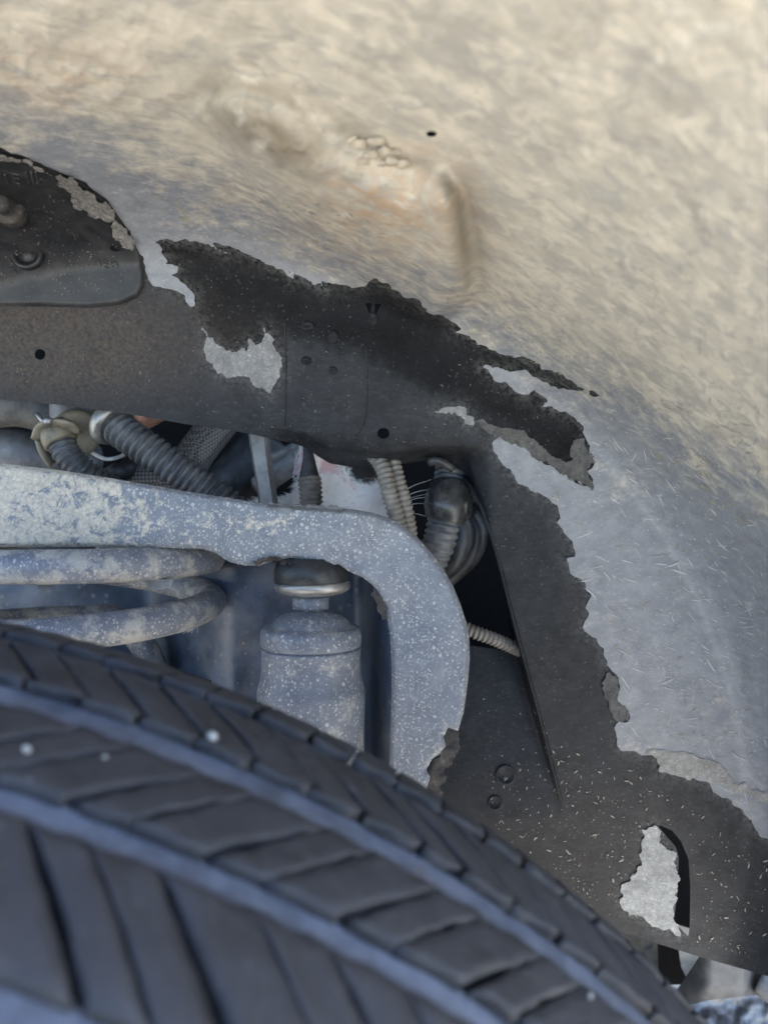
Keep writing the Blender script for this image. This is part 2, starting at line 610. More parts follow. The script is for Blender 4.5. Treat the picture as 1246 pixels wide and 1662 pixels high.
SHOCKPAINT = mat_speckled('dusty_damper_paint', (.120, .132, .160), (.185, .198, .225))
COILPAINT = mat_speckled('dusty_spring_steel', (.140, .150, .178), (.200, .208, .232), .75, .47)


def mat_braid():
    m = Mat('woven_sleeve', .7)
    w = m.n('ShaderNodeTexChecker'); w.inputs['Scale'].default_value = 520
    mp = m.stretch((1, 1, 1), (.2, .78, .3)); m.lk(mp, w.inputs['Vector'])
    c = m.mix(w.outputs['Fac'], (.05, .05, .05), (.19, .18, .165))
    m.color(c).bump(w.outputs['Fac'], .6, .0008)
    return m.m


BRAID = mat_braid()

# ------------------------------------------------------------------ ground and the dark engine bay
gm = Mat('pale_dry_ground', .9)
gm.color(gm.mix(gm.ramp(gm.noise(1.2, 8, .65), (.3, 0.0), (.7, 1.0)), (.42, .40, .365), (.52, .50, .46))).bump(gm.noise(40, 6), .4, .01)
g = obj('ground', [(-200, -200, 0), (200, -200, 0), (200, 200, 0), (-200, 200, 0)], [[0, 1, 2, 3]], gm.m, None, False)
tag(g, 'pale dry ground the car stands on', 'ground', kind='structure')
GROUND = g

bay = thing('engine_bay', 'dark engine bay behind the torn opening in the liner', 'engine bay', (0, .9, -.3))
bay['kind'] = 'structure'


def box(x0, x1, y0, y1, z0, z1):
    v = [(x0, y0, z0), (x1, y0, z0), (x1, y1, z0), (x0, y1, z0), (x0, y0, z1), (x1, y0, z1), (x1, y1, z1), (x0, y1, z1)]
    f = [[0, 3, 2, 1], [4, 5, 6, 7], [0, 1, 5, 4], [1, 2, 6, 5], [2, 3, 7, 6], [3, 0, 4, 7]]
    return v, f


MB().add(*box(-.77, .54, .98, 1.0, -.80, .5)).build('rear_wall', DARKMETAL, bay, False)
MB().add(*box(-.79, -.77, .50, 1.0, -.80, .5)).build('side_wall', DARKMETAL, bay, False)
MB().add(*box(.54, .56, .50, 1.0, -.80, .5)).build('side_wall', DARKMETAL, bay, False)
MB().add(*box(-.79, .56, .20, 1.0, .5, .52)).build('hood_sunblock', DARKMETAL, bay, False)  # unseen lid added to keep the sun out of the bay
MB().add(*box(-.10, .54, .72, .74, -.80, -.22)).build('dark_backing', DARKMETAL, bay, False)  # added dark sheet hiding the lit ground, keeps the lower gap black
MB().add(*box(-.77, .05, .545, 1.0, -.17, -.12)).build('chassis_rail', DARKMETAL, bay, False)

# ------------------------------------------------------------------ wheel arch liner
XC, ZC, RC = -.15, -.25, .42


def wall_depth(px, py):
    w = (831 - py) / F
    return .485 / (1 + .15 * w)


HUMP = [(325, 165), (350, 130), (400, 124), (470, 152), (560, 202), (650, 236), (712, 270), (746, 312), (760, 380), (768, 440), (772, 480), (700, 530), (600, 490), (500, 430), (410, 345), (345, 260)]


def liner_depth(px, py):
    px = np.asarray(px, float); py = np.asarray(py, float)
    u = (px - 623) / F; w = (831 - py) / F
    A = u * u + w * w + 1e-9; B = u * XC + w * ZC; C = XC * XC + ZC * ZC - RC * RC
    dc = np.minimum((B + np.sqrt(B * B - A * C)) / A, 2.0)
    dw = wall_depth(px, py)
    k = .07
    h = np.clip(.5 + .5 * (dw - dc) / k, 0, 1)
    d = dw * (1 - h) + dc * h - k * h * (1 - h)
    # pressed bulge in the arch, caked with mud
    ins = inside(HUMP, px, py)
    dT = line_dist(HUMP[:11], px, py); dB = line_dist(HUMP[10:] + HUMP[:1], px, py)
    dd = np.minimum(dT, dB)
    sharp_side = sstep(660, 735, px)
    hump = sstep(-14, 105 - 62 * sharp_side, np.where(ins, dd, -dd))
    d = d - .040 * hump * (.9 + .3 * fbm(px, py, 60, 3, 5))
    caked = np.exp(-(((px - 440) / 120.0) ** 2 + ((py - 225 - (px - 440) * .4) / 48.0) ** 2))
    d = d - caked * .0065 * np.maximum(0, fbm(px, py, 24, 4, 77) - .35)
    d = d - .004 * np.exp(-(((px - 110) / 200.0) ** 2 + ((py - 130 - (px - 110) * .35) / 55.0) ** 2)) * np.maximum(0, fbm(px, py, 20, 3, 78) - .4)
    # uneven mud
    mudh = mud_attr(px, py)
    d = d - mudh * (.0034 * fbm(px, py, 110, 3, 3) + .0006 * np.maximum(0, fbm(px, py, 26, 3, 9) - .45) * 4)
    # gentle dents
    d = d + .004 * (fbm(px, py, 260, 2, 21) - .5)
    # flange that folds inward beside the opening: recessed panel left of it
    fx = 790 + (py - 850) * (120.0 / 450)
    fade = np.clip((1330 - py) / 340.0, 0, 1) ** 1.25
    side = sstep(-1.0, 9.0, fx - px)
    d = d + np.where(py > 700, 0.040 * side * fade * sstep(700, 860, py), 0)
    # rolled lower lip of the upper band
    lx = np.array([-600, 0, 110, 210, 300, 380, 470, 498, 535, 620, 700, 760]); ly = np.array([600, 648, 658, 672, 688, 699, 718, 727, 752, 757, 746, 746])
    lo = np.interp(px, lx, ly)
    d = d + np.where((px < 800) & (py < 900), .022 * sstep(24, 0, lo - py) * sstep(420, 560, px) * sstep(800, 740, px), 0)
    # rib beside the rolled edge on the way down
    return d


def mud_attr(px, py):
    ridge = np.interp(px, [-600, 0, 150, 330, 560, 750, 960, 1100, 1246, 2000], [0, 150, 190, 270, 390, 470, 585, 665, 770, 1500])
    return np.clip(.5 + (ridge - py + 10) / 240.0, 0.02, 1.0)


def dust_attr(px, py):
    a = np.exp(-(((px - 90) / 210.0) ** 2 + ((py - 560) / 85.0) ** 2)) * 1.5
    b = .35 * np.exp(-(((px - 950) / 190.0) ** 2 + ((py - 1400) / 110.0) ** 2))
    return np.clip(a + b, 0, 1)


CLEAN = [(240, 380), (560, 440), (780, 540), (990, 640), (975, 800), (900, 770), (840, 700), (740, 650), (660, 612), (560, 560), (470, 545), (400, 575), (340, 545), (300, 490), (262, 440)]


def clean_attr(px, py):
    D, _, _ = edge_dist(CLEAN, np.asarray(px, float), np.asarray(py, float))
    sd = np.where(inside(CLEAN, px, py), D, -D)
    leg = .30 * sstep(700, 800, px) * sstep(740, 830, py) * sstep(1240, 1060, py)
    return np.clip(np.maximum(sstep(-60, 50, sd), leg), 0, 1)


def rust_attr(px, py):
    return np.exp(-(((px - 640) / 140.0) ** 2 + ((py - 330) / 85.0) ** 2)) * 1.1 + .5 * np.exp(-(((px - 90) / 130.0) ** 2 + ((py - 120) / 60.0) ** 2))


def stain_shade_attr(px, py):
    a = np.exp(-(((px - 440) / 110.0) ** 2 + ((py - 225 - (px - 440) * .4) / 42.0) ** 2)) * 1.15 * sstep(.15, .5, fbm(px, py, 30, 4, 83))
    b = .95 * np.exp(-((px - 752 - (py - 380) * .12) / 20.0) ** 2) * sstep(270, 330, py) * sstep(480, 400, py)  # soft brown band painting shade onto the bulge's right face
    c = .8 * np.exp(-(((px - 355) / 30.0) ** 2 + ((py - 140) / 22.0) ** 2))
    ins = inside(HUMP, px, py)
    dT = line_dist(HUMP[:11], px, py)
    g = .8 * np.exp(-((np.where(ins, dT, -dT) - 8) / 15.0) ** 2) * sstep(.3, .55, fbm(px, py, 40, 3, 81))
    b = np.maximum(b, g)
    e = .7 * np.exp(-(((px - 560) / 40.0) ** 2 + ((py - 210) / 14.0) ** 2))
    return np.clip(np.maximum(np.maximum(a, b), np.maximum(c, e)), 0, 1)


LINER_OUT = [(-600, -650), (1950, -650), (1950, 1790), (1600, 1690), (1246, 1585), (1130, 1552), (1060, 1530), (960, 1498), (900, 1470), (800, 1430), (690, 1330), (700, 1180), (730, 1050), (762, 1048), (800, 1053), (836, 1060),
             (828, 1030), (815, 950), (800, 880), (785, 830), (768, 790), (750, 765), (728, 750), (700, 746), (660, 752), (620, 757), (570, 758), (535, 752), (515, 740), (498, 727), (470, 718), (380, 699), (300, 688), (210, 672), (110, 658), (0, 648), (-600, 600)]


def ring(cx, cy, rx, ry, n=14, rot=0.0):
    return [(cx + rx * math.cos(a) * math.cos(rot) - ry * math.sin(a) * math.sin(rot), cy + rx * math.cos(a) * math.sin(rot) + ry * math.sin(a) * math.cos(rot)) for a in [2 * math.pi * k / n for k in range(n)]]


SLIT = [(1066, 1338), (1090, 1348), (1105, 1366), (1117, 1395), (1120, 1440), (1119, 1500), (1117, 1521), (1108, 1512), (1093, 1495), (1099, 1450), (1101, 1392), (1096, 1374), (1083, 1360)]
PINS = [ring(65, 575, 9, 9), ring(622, 703, 10, 9), SLIT, [(592, 491), (604, 492), (600, 512)], [(608, 492), (619, 493), (608, 514)], ring(598, 746, 9, 3), ring(700, 217, 9, 5)]

liner = thing('wheel_arch_liner', 'black plastic wheel arch liner coated in peeling grey film and tan dried mud', 'wheel liner', P(900, 900, .48))

FLAKES = [[(325, 521), (335, 545), (350, 558), (365, 568), (385, 572), (392, 565), (400, 571), (405, 549), (415, 561), (425, 555), (428, 531), (440, 545), (448, 570), (458, 580), (455, 610), (445, 625), (437, 639), (420, 630), (405, 612), (385, 610), (367, 614), (350, 600), (335, 585), (330, 565), (334, 550)],
          [(705, 668), (725, 659), (755, 661), (758, 675), (771, 686), (768, 691), (755, 688), (748, 675), (730, 669), (712, 671)],
          [(1042, 1345), (1062, 1340), (1074, 1350), (1070, 1366), (1085, 1380), (1099, 1385), (1100, 1440), (1092, 1490), (1106, 1521), (1080, 1510), (1060, 1505), (1045, 1490), (1020, 1485), (1005, 1465), (1008, 1440), (1030, 1420), (1042, 1405), (1040, 1370)]]
FILM_EDGE = [(-600, 150), (0, 238), (60, 262), (130, 292), (175, 325), (205, 368), (226, 410), (236, 440), (240, 452), (262, 466), (285, 471), (300, 479), (307, 496), (317, 492), (314, 476), (299, 461), (278, 446), (290, 433), (268, 430), (274, 424), (262, 410), (250, 393),
             (262, 388), (285, 393), (300, 387), (332, 396), (352, 404), (372, 413), (345, 394), (380, 402), (402, 413), (440, 430), (462, 440), (480, 453), (468, 437), (500, 455), (529, 470), (521, 455), (560, 462), (590, 466), (601, 455), (640, 470), (680, 486), (692, 501), (720, 511), (752, 531), (738, 540),
             (762, 545), (830, 577), (900, 605), (978, 641), (930, 633), (870, 612), (820, 601), (780, 597), (800, 612), (830, 628), (850, 641), (868, 632), (890, 651), (880, 660), (905, 666), (930, 676), (945, 690), (955, 720), (967, 752), (952, 765), (962, 797), (940, 786), (920, 771), (900, 758), (870, 745), (850, 725), (812, 709),  # sliver along the ridge cut to bare black, standing in for ridge shading
             (803, 714), (800, 730), (811, 746), (830, 765), (842, 786), (857, 790), (868, 800), (882, 805), (905, 820), (913, 841), (903, 847), (915, 866), (930, 884), (934, 901), (919, 906), (929, 934), (950, 945), (960, 965), (955, 1000), (945, 1018), (956, 1030), (975, 1050), (985, 1080), (1000, 1095), (1005, 1120), (1001, 1136), (1022, 1160),
             (1021, 1169), (1004, 1171), (1004, 1214), (1013, 1220), (1045, 1226), (1066, 1231), (1071, 1255), (1110, 1262), (1126, 1265), (1150, 1270), (1156, 1285), (1180, 1296), (1205, 1315), (1225, 1345), (1248, 1366), (1320, 1440), (1500, 1600), (1950, 1740), (1950, -650), (-600, -650)]


def fringe_attr(px, py):
    D, _, _ = edge_dist(FILM_EDGE, px, py)
    for q in FLAKES: D = np.minimum(D, edge_dist(q, px, py)[0])
    return np.exp(-D / 10.0)


sheet('inner_shell', LINER_OUT, LINER, liner_depth, 4, PINS, 0, .004, (-24, -24, 1272, 1690), 24, liner, {'dust': dust_attr, 'clean': clean_attr, 'fringe': fringe_attr})
film_poly = fractal(FILM_EDGE, 5, .12, 4, 6)
sheet('mud_film', film_poly, FILM, liner_depth, 4, [ring(700, 217, 9, 5)], .0011, .0010, (-24, -24, 1272, 1690), 24, liner, {'mud': mud_attr, 'rust': rust_attr, 'stain_shade': stain_shade_attr})


def patch(name, pts, mat, depth, parent, lift=.0011, seed=1, amp=.14, step=2.0):
    return sheet(name, fractal(pts, 3.5, amp, seed, 5), mat, depth, step, (), lift, lift * .9, None, 24, parent)


patch('film_flake', FLAKES[0], ISLAND, liner_depth, liner, seed=2)
patch('film_flake', FLAKES[1], ISLAND, liner_depth, liner, seed=3)
patch('film_smear', [(770, 684), (800, 690), (855, 704), (875, 722), (900, 742), (912, 748), (930, 745), (930, 715), (950, 712), (967, 752), (951, 765), (962, 797), (940, 786), (920, 771), (900, 759), (870, 746), (850, 726), (812, 710), (790, 700)], SMEAR, liner_depth, liner, .0016, 5)
patch('film_smear', [(985, 1092), (1000, 1097), (1006, 1121), (1002, 1136), (1022, 1161), (1020, 1168), (1000, 1171), (990, 1155), (982, 1135), (976, 1110)], SMEAR, liner_depth, liner, .0016, 6)
patch('film_smear', [(1045, 1226), (1052, 1218), (1095, 1222), (1130, 1229), (1165, 1237), (1182, 1258), (1188, 1274), (1210, 1272), (1262, 1292), (1262, 1312), (1215, 1292), (1192, 1287), (1165, 1272), (1150, 1271), (1110, 1262), (1071, 1254), (1066, 1232)], film_plain('pale_brown_smear', (.20, .19, .175), (.34, .325, .295)), liner_depth, liner, .0017, 7)
patch('mud_patch', FLAKES[2], MUDPATCH, liner_depth, liner, .0012, 8)
# raised scallop rims where the film curls away from the plastic
# moulded clip tabs and buttons
for (x, y, rx, ry, dz) in ((497, 528, 15, 8, .0014), (540, 546, 10, 12, .0014), (497, 585, 9, 7, .0011), (540, 601, 8, 7, .0008), (606, 517, 8, 11, .001)):
    prof = [(0.0, 1.0), (.55, .97), (.9, .8), (1.0, .5), (.75, .25), (.7, 0.02)]
    v = []; f = []
    d0 = float(liner_depth(np.array([x]), np.array([y]))[0])
    seg = 16
    for h, r in prof:
        for k in range(seg):
            a = 2 * math.pi * k / seg
            jx = x + r * rx * math.cos(a); jy = y + r * ry * math.sin(a)
            v.append(P(jx, jy, d0 + .002 - (h * dz + .002 * min(1, h * 3))))
    for i in range(len(prof) - 1):
        for k in range(seg):
            f.append([i * seg + k, (i + 1) * seg + k, (i + 1) * seg + (k + 1) % seg, i * seg + (k + 1) % seg])
    obj('clip_button', v, f, LINER, liner, True, {'clean': [.5] * len(v), 'dust': [0] * len(v)})
for (x, y, r) in ((820, 1258, 17), (803, 1303, 12)):
    d0 = float(liner_depth(np.array([x]), np.array([y]))[0])
    c = P(x, y, d0)
    v, f = lathe([(-.002, r * .00042), (.0008, r * .00042), (.0013, r * .00036), (.0009, r * .0003), (.0002, r * .00028), (.0002, 0.0001)], c, (0, -1, .1), 24)
    obj('push_rivet', v, f, LINER, liner)


def ridge_line(name, pts, r, mat, depth, parent, lift=0.0):
    q = spline([(float(a), float(b)) for a, b in pts], 14)
    d = depth(q[:, 0], q[:, 1]) - lift
    v, f = tube([P(a, b, c) for (a, b), c in zip(q, d)], r, 6, 20)
    return obj(name, v, f, mat, parent)


ridge_line('mould_seam', [(462, 515), (464, 600), (462, 690)], .0006, LINER, liner_depth, liner)
ridge_line('mould_seam', [(594, 560), (596, 640), (590, 690), (575, 712)], .0006, LINER, liner_depth, liner)


ridge_line('flange_lip', [(752, 772), (768, 795), (786, 838), (803, 890), (822, 965), (843, 1045), (868, 1135), (890, 1220), (909, 1298)], .0011, LINER, lambda x, y: liner_depth(x + 6, y), liner, .0002)

# flecks of straw and grit stuck to a surface, as thin raised slivers
def flecks(name, poly, n, mat, depth, parent, lmin, lmax, wid, ang, spread, lift=.0016, seed=1, avoid=(), power=2.5):
    r = random.Random(seed)
    pp = np.array(poly); lo, hi = pp.min(0), pp.max(0)
    v = []; f = []
    X = nrng.uniform(lo[0], hi[0], n * 5); Y = nrng.uniform(lo[1], hi[1], n * 5)
    ok = inside(poly, X, Y)
    for a in avoid: ok &= ~inside(a, X, Y)
    ok &= fbm(X, Y, 70, 3, seed) + .10 * nrng.standard_normal(len(X)) > .44
    X, Y = X[ok][:n], Y[ok][:n]
    pts = []
    for x, y in zip(X, Y):
        L = lmin + (lmax - lmin) * r.random() ** power
        w = wid * (.5 + r.random()) * (.6 + .4 * L / lmax)
        a = math.radians(ang + r.gauss(0, spread))
        bend = r.uniform(-.25, .25) * L
        c, s = math.cos(a), math.sin(a)
        for t, o in ((-.5, 0), (-.15, -w / 2), (.25, -w / 2 * .8), (.5, 0), (.2, w / 2 * .9), (-.2, w / 2)):
            q = t * L; b = o + bend * (t * t - .1)
            pts.append((x + c * q - s * b, y + s * q + c * b))
    pts = np.array(pts)
    d = depth(pts[:, 0], pts[:, 1]) - lift
    V = np.stack([(pts[:, 0] - 623) / F * d, d, (831 - pts[:, 1]) / F * d], 1)
    Q = [[6 * i + 5 - k for k in range(6)] for i in range(len(pts) // 6)]
    o = obj(name, V, Q, mat, parent, False)
    o['kind'] = 'stuff'
    return o


GREY_AREA = [(960, 660), (1260, 640), (1260, 1350), (1100, 1230), (1010, 1200), (1000, 1080), (950, 950), (930, 850), (860, 780), (830, 740), (970, 780)]
BLACK_AREA = [(0, 500), (240, 470), (300, 400), (560, 480), (760, 560), (940, 690), (930, 780), (960, 1000), (1000, 1180), (1246, 1370), (1246, 1570), (1000, 1500), (860, 1440), (920, 1310), (800, 870), (740, 745), (560, 745), (400, 690), (0, 640)]
flecks('straw_fleck_scatter', GREY_AREA, 520, STRAWPALE, liner_depth, liner, 3, 34, 1.7, 28, 24, .0016, 3, power=4)
flecks('straw_fleck_scatter', GREY_AREA, 380, STRAW, liner_depth, liner, 2, 13, 2.4, 25, 50, .0016, 4)
flecks('straw_fleck_scatter', BLACK_AREA, 700, GRIT, liner_depth, liner, 1.5, 7, 1.6, 20, 50, .0006, 5, avoid=[SLIT], power=3)
flecks('straw_fleck_scatter', [(760, 1100), (960, 1200), (1246, 1400), (1246, 1570), (960, 1480), (800, 1400)], 420, STRAW, liner_depth, liner, 1.2, 10, 2.0, 20, 60, .0008, 6, avoid=[SLIT], power=3)
flecks('straw_fleck_scatter', [(230, 300), (560, 330), (760, 480), (1000, 620), (1246, 700), (1246, 900), (960, 660), (700, 480), (480, 430), (260, 380)], 700, STRAW, liner_depth, liner, 4, 22, 3.0, 24, 14, .0016, 7, power=2)

# lumps of dried mud sitting on the pressed bulge
def lump(name, px, py, r, mat, parent, depth, seed, lift=.0, squash=.6):
    q = random.Random(seed)
    d = float(depth(np.array([px]), np.array([py]))[0])
    bm = bmesh.new()
    bmesh.ops.create_icosphere(bm, subdivisions=2, radius=r)
    k = [Vector((q.uniform(-1, 1), q.uniform(-1, 1), q.uniform(-1, 1))).normalized() for _ in range(7)]
    for v in bm.verts:
        n = v.co.normalized()
        v.co *= .8 + sum(.34 * max(0, n.dot(j)) ** 4 for j in k) + q.uniform(-.16, .16)
        v.co.z *= squash; v.co.x *= 1.25
    c = P(px, py, d - lift)
    vs = [tuple(np.array(v.co) + c) for v in bm.verts]; fs = [[w.index for w in f.verts] for f in bm.faces]
    bm.free()
    return obj(name, vs, fs, mat, parent)


for i, (x, y, r) in enumerate([(585, 238, .0026), (600, 250, .0022), (612, 232, .0024), (628, 248, .0030), (640, 262, .0026), (655, 265, .0024), (618, 266, .0018), (590, 262, .0016), (572, 228, .0017), (645, 246, .002)]):
    lump('mud_lump', x, y, r * 1.15, MUDLUMP, liner, liner_depth, 40 + i, .0009)

# ------------------------------------------------------------------ rubber flap on the upper left
FLAP = [(-320, 200), (0, 246), (60, 264), (130, 293), (172, 322), (202, 364), (226, 410), (234, 440), (233, 462), (222, 482), (195, 494), (145, 499), (60, 497), (0, 496), (-320, 490)]


def flap_depth(px, py):
    D, _, _ = edge_dist(FLAP, np.asarray(px, float), np.asarray(py, float))
    w = wall_depth(px, py) - .012
    base = liner_depth(px, py) - .0035
    return base + .0018 * sstep(6, 0, D) + .0015 * (fbm(px, py, 90, 3, 31) - .5)


flap = thing('rubber_flap', 'black rubber flap with rounded corner, bolt and moulded marks fixed over the liner', 'rubber flap', P(110, 490, .46))
sheet('flap_sheet', FLAP, RUBBERFLAP, flap_depth, 3, [ring(188, 402, 10, 6, 12, .1)], 0, .003, (-24, 190, 260, 520), 24, flap)
sheet('mud_crust', fractal([(-60, 196), (0, 250), (60, 268), (128, 297), (168, 325), (198, 366), (218, 402), (214, 408), (196, 396), (182, 380), (186, 358), (150, 352), (128, 342), (116, 318), (96, 302), (84, 286), (58, 278), (52, 262), (0, 262), (-60, 240)], 4, .2, 12, 5), film_plain('grey_brown_crust', (.075, .072, .068), (.20, .186, .165), .8), flap_depth, 3, (), .002, .0018, None, 24, flap)
c = P(12, 338, float(flap_depth(np.array([12.]), np.array([338.]))[0]) - .001)
v, f = lathe([(-.012, .0085), (0, .0085), (.002, .0075), (.0022, .0055), (.011, .0050), (.013, .0045), (.014, .003)], c, (.15, -1, -.15), 18)
obj('bolt', v, f, RUST, flap)
d0 = float(flap_depth(np.array([45.]), np.array([412.]))[0])
c = P(45, 412, d0)
v, f = lathe([(-.002, .0092), (.0014, .0092), (.0022, .0082), (.0018, .0070), (.0002, .0062), (-.0006, .004), (.0012, .0022), (.0015, .0004)], c, (0, -1, .08), 28)
obj('screw_cap', v, f, RUBBERFLAP, flap)
# moulded marks: short raised strokes
for x0, y0, x1, y1 in [(8, 282, 12, 296), (20, 280, 24, 296), (20, 281, 30, 283), (22, 288, 30, 290), (24, 296, 32, 298), (42, 278, 47, 296), (50, 278, 55, 297), (58, 278, 63, 297), (60, 296, 66, 290), (160, 424, 163, 432), (168, 422, 174, 424), (168, 427, 174, 428), (170, 433, 176, 434), (180, 424, 182, 434), (182, 424, 190, 426), (189, 426, 191, 434), (16, 430, 22, 428), (16, 436, 24, 437), (20, 440, 26, 440)]:
    ridge_line('moulded_mark', [(x0, y0), ((x0 + x1) / 2, (y0 + y1) / 2), (x1, y1)], .00055, BLACK, flap_depth, flap, .0002)
flecks('grit_scatter', [(0, 260), (130, 330), (200, 400), (225, 470), (0, 490)], 160, GRIT, flap_depth, flap, 2, 6, 2.0, 20, 60, .0006, 15, power=3)

# ------------------------------------------------------------------ suspension bracket
B_OUT = [(-320, 722), (0, 752), (90, 762), (180, 776), (300, 797), (420, 816), (500, 822), (560, 826), (610, 834), (645, 848), (680, 876), (705, 905), (728, 940), (748, 985), (760, 1030), (762, 1060), (757, 1120), (751, 1160), (743, 1188), (735, 1184), (727, 1181), (720, 1196), (723, 1211), (714, 1224), (701, 1232), (692, 1250), (699, 1262), (692, 1282), (684, 1300), (640, 1400), (600, 1400), (632, 1240),
         (634, 1180), (636, 1100), (633, 1030), (625, 985), (610, 955), (590, 938), (565, 927), (550, 916), (530, 917), (500, 912), (472, 905), (440, 911), (420, 918), (395, 918), (372, 912), (350, 898), (330, 891), (150, 887), (0, 888), (-320, 895)]


def bracket_depth(px, py):
    px = np.asarray(px, float); py = np.asarray(py, float)
    D, _, _ = edge_dist(B_OUT, px, py)
    d = .447 - .012 * sstep(300, -100, px) + .018 * sstep(560, 760, px) * sstep(850, 980, py) * 0
    d = d + .003 * sstep(7, 0, D) ** 1.5
    # the leg is bowed: its inner half turns away
    leg = sstep(930, 1010, py)
    d = d + leg * .005 * sstep(720, 632, px) ** 1.6
    d = d + .006 * sstep(40, 0, D) * sstep(870, 800, py) * 0
    d = d - .004 * np.sin(np.clip((py - 760) / 150.0, 0, 1) * np.pi) * sstep(650, 560, px)
    return d + .0012 * (fbm(px, py, 60, 3, 51) - .5)


def bracket_mud(px, py):
    a = .56 * sstep(470, 60, px) * sstep(960, 880, py)
    b = .40 * np.exp(-(((px - 430) / 90.0) ** 2 + ((py - 850) / 28.0) ** 2))
    c2 = .30 * np.exp(-(((px - 715) / 40.0) ** 2 + ((py - 1230) / 60.0) ** 2))
    return a + b + c2 + .06


bracket = thing('suspension_bracket', 'blue grey pressed steel suspension bracket spattered with pale mud, arching over the damper', 'bracket', P(600, 1300, .46))
sheet('face_plate', B_OUT, BRACKET, bracket_depth, 3, (), 0, .004, (-24, 700, 780, 1420), 24, bracket, {'mud': bracket_mud})


def well_depth(px, py):
    px = np.asarray(px, float); py = np.asarray(py, float)
    d = .605 - .076 * sstep(230, 390, px)
    d = d - .072 * sstep(570, 640, px) ** 1.3
    d = d - .05 * sstep(905, 870, py)
    return d + .006 * (fbm(px, py, 120, 3, 61) - .5)


sheet('back_panel', [(-320, 872), (150, 872), (400, 885), (560, 890), (655, 930), (650, 1100), (640, 1420), (-320, 1420)], BLUEPANEL, well_depth, 6, (), 0, .003, None, 24, bracket)
patch('torn_edge', [(742, 1184), (747, 1192), (737, 1232), (724, 1266), (710, 1300), (690, 1310), (690, 1285), (700, 1262), (693, 1250), (704, 1233), (716, 1224), (722, 1200), (727, 1182)], RUST, lambda x, y: np.full(np.shape(x), .4495) + .003 * fbm(np.asarray(x, float), np.asarray(y, float), 14, 3, 4), bracket, .001, 21, .2)
patch('peeled_paint', [(405, 913), (425, 906), (455, 905), (482, 914), (488, 919), (470, 914), (440, 910), (420, 917)], RUST, lambda x, y: bracket_depth(x, y) - .001, bracket, .0012, 22, .2)
patch('peeled_paint', [(604, 952), (612, 950), (622, 975), (628, 1000), (622, 1006), (612, 985)], RUST, lambda x, y: np.full(np.shape(x), .452), bracket, .001, 23, .2)
patch('rubber_pad', [(428, 819), (470, 822), (560, 827), (548, 833), (525, 829), (505, 833), (470, 829), (440, 828), (430, 825)], GREYPLATE, lambda x, y: bracket_depth(x, y) - .0012, bracket, .0008, 24, .15)
ORIG = [q for q in B_OUT]
flecks('grit_scatter', B_OUT, 1500, STRAWPALE, bracket_depth, bracket, 1.5, 9, 1.9, 40, 60, .0008, 25, power=3)
# thin grey rim along the outer edge of the plate
rim = [(420, 817), (500, 823), (560, 827), (610, 835), (645, 849), (680, 877), (705, 906), (728, 941), (747, 985), (759, 1030), (761, 1060), (756, 1120), (750, 1160)]
ridge_line('edge_line', rim, .0007, GREYPLATE, lambda x, y: np.full(np.shape(x), .4535), bracket)

# ------------------------------------------------------------------ coil spring
SC = P(149, 831, .50); SR, SW = .0755, .0098
ax = np.array([0, -.03, 1.0]); ax /= np.linalg.norm(ax)
spring = thing('coil_spring', 'thick blue grey coil spring crusted with mud under the bracket', 'spring', SC + np.array([0, 0, -.2]))
hp = []
for t in np.linspace(-.55, 3.2, 240):     # turns; 0 = nearest strand
    a = -math.pi / 2 - 2 * math.pi * t
    z = float(np.interp(t, [-.55, 0, .3, .62, .75, 1.0, 1.25, 1.5, 1.57, 2.5, 3.2], [-.0300, -.0305, -.0325, -.056, -.0605, -.0690, -.0755, -.081, -.150, -.18, -.20]))
    hp.append(SC * np.array([1, 1, 0]) + np.array([SR * math.cos(a), SR * math.sin(a), 0]) + ax * z)
v, f = tube(hp[::3], SW, 20, 240)
obj('coil', v, f, COILPAINT, spring)
for (x0, x1) in ((55, 90), (230, 281)):
    patch('insulator_tab', [(x0, 942), (x1, 940), (x1 - 3, 955), ((x0 + x1) / 2 + 5, 957), (x0 + 14, 962 if x0 < 100 else 956)], GREYPLATE, lambda x, y: np.full(np.shape(x), .45), spring, .002, 30, .05)

# ------------------------------------------------------------------ damper / bump stop
DD = .465
K = DD / F
DC = P(505, 831, DD)
damper = thing('shock_damper', 'dusty blue grey cylindrical damper with domed cap and black rubber mount', 'damper', DC + np.array([0, 0, -(1400 - 831) * K]))


def prof(rows): return [(-(y - 831) * K, r * K) for y, r in rows]


v, f = lathe(prof([(905, 55), (921, 58), (925, 60), (944, 60), (947, 57)]), DC, (0, 0, 1), 48); obj('rubber_mount', v, f, BLACK, damper)
v, f = lathe(prof([(943, 40), (944, 59), (947, 62), (953, 62), (958, 59), (963, 50), (966, 38)]), DC, (-.02, 0, 1), 48); obj('washer', v, f, STEEL, damper)
v, f = lathe(prof([(955, 24), (968, 24), (969, 33), (987, 33), (988, 25), (998, 25)]), DC, (0, 0, 1), 6); obj('nut', v, f, SHOCKPAINT, damper, )
v, f = lathe(prof([(990, 20), (993, 32), (996, 42), (1000, 51), (1006, 59), (1012, 64), (1015, 66), (1016, 72), (1018, 77), (1023, 81), (1030, 82), (1042, 82), (1047, 81), (1050, 77)]), DC, (0, 0, 1), 56); obj('domed_cap', v, f, SHOCKPAINT, damper)
v, f = lathe(prof([(1044, 70), (1049, 76), (1051, 80), (1053, 81), (1056, 80), (1080, 80), (1092, 81), (1104, 83), (1114, 86), (1122, 87.5), (1130, 87.5), (1240, 86), (1400, 86)]), DC, (0, 0, 1), 64); obj('body_tube', v, f, SHOCKPAINT, damper)

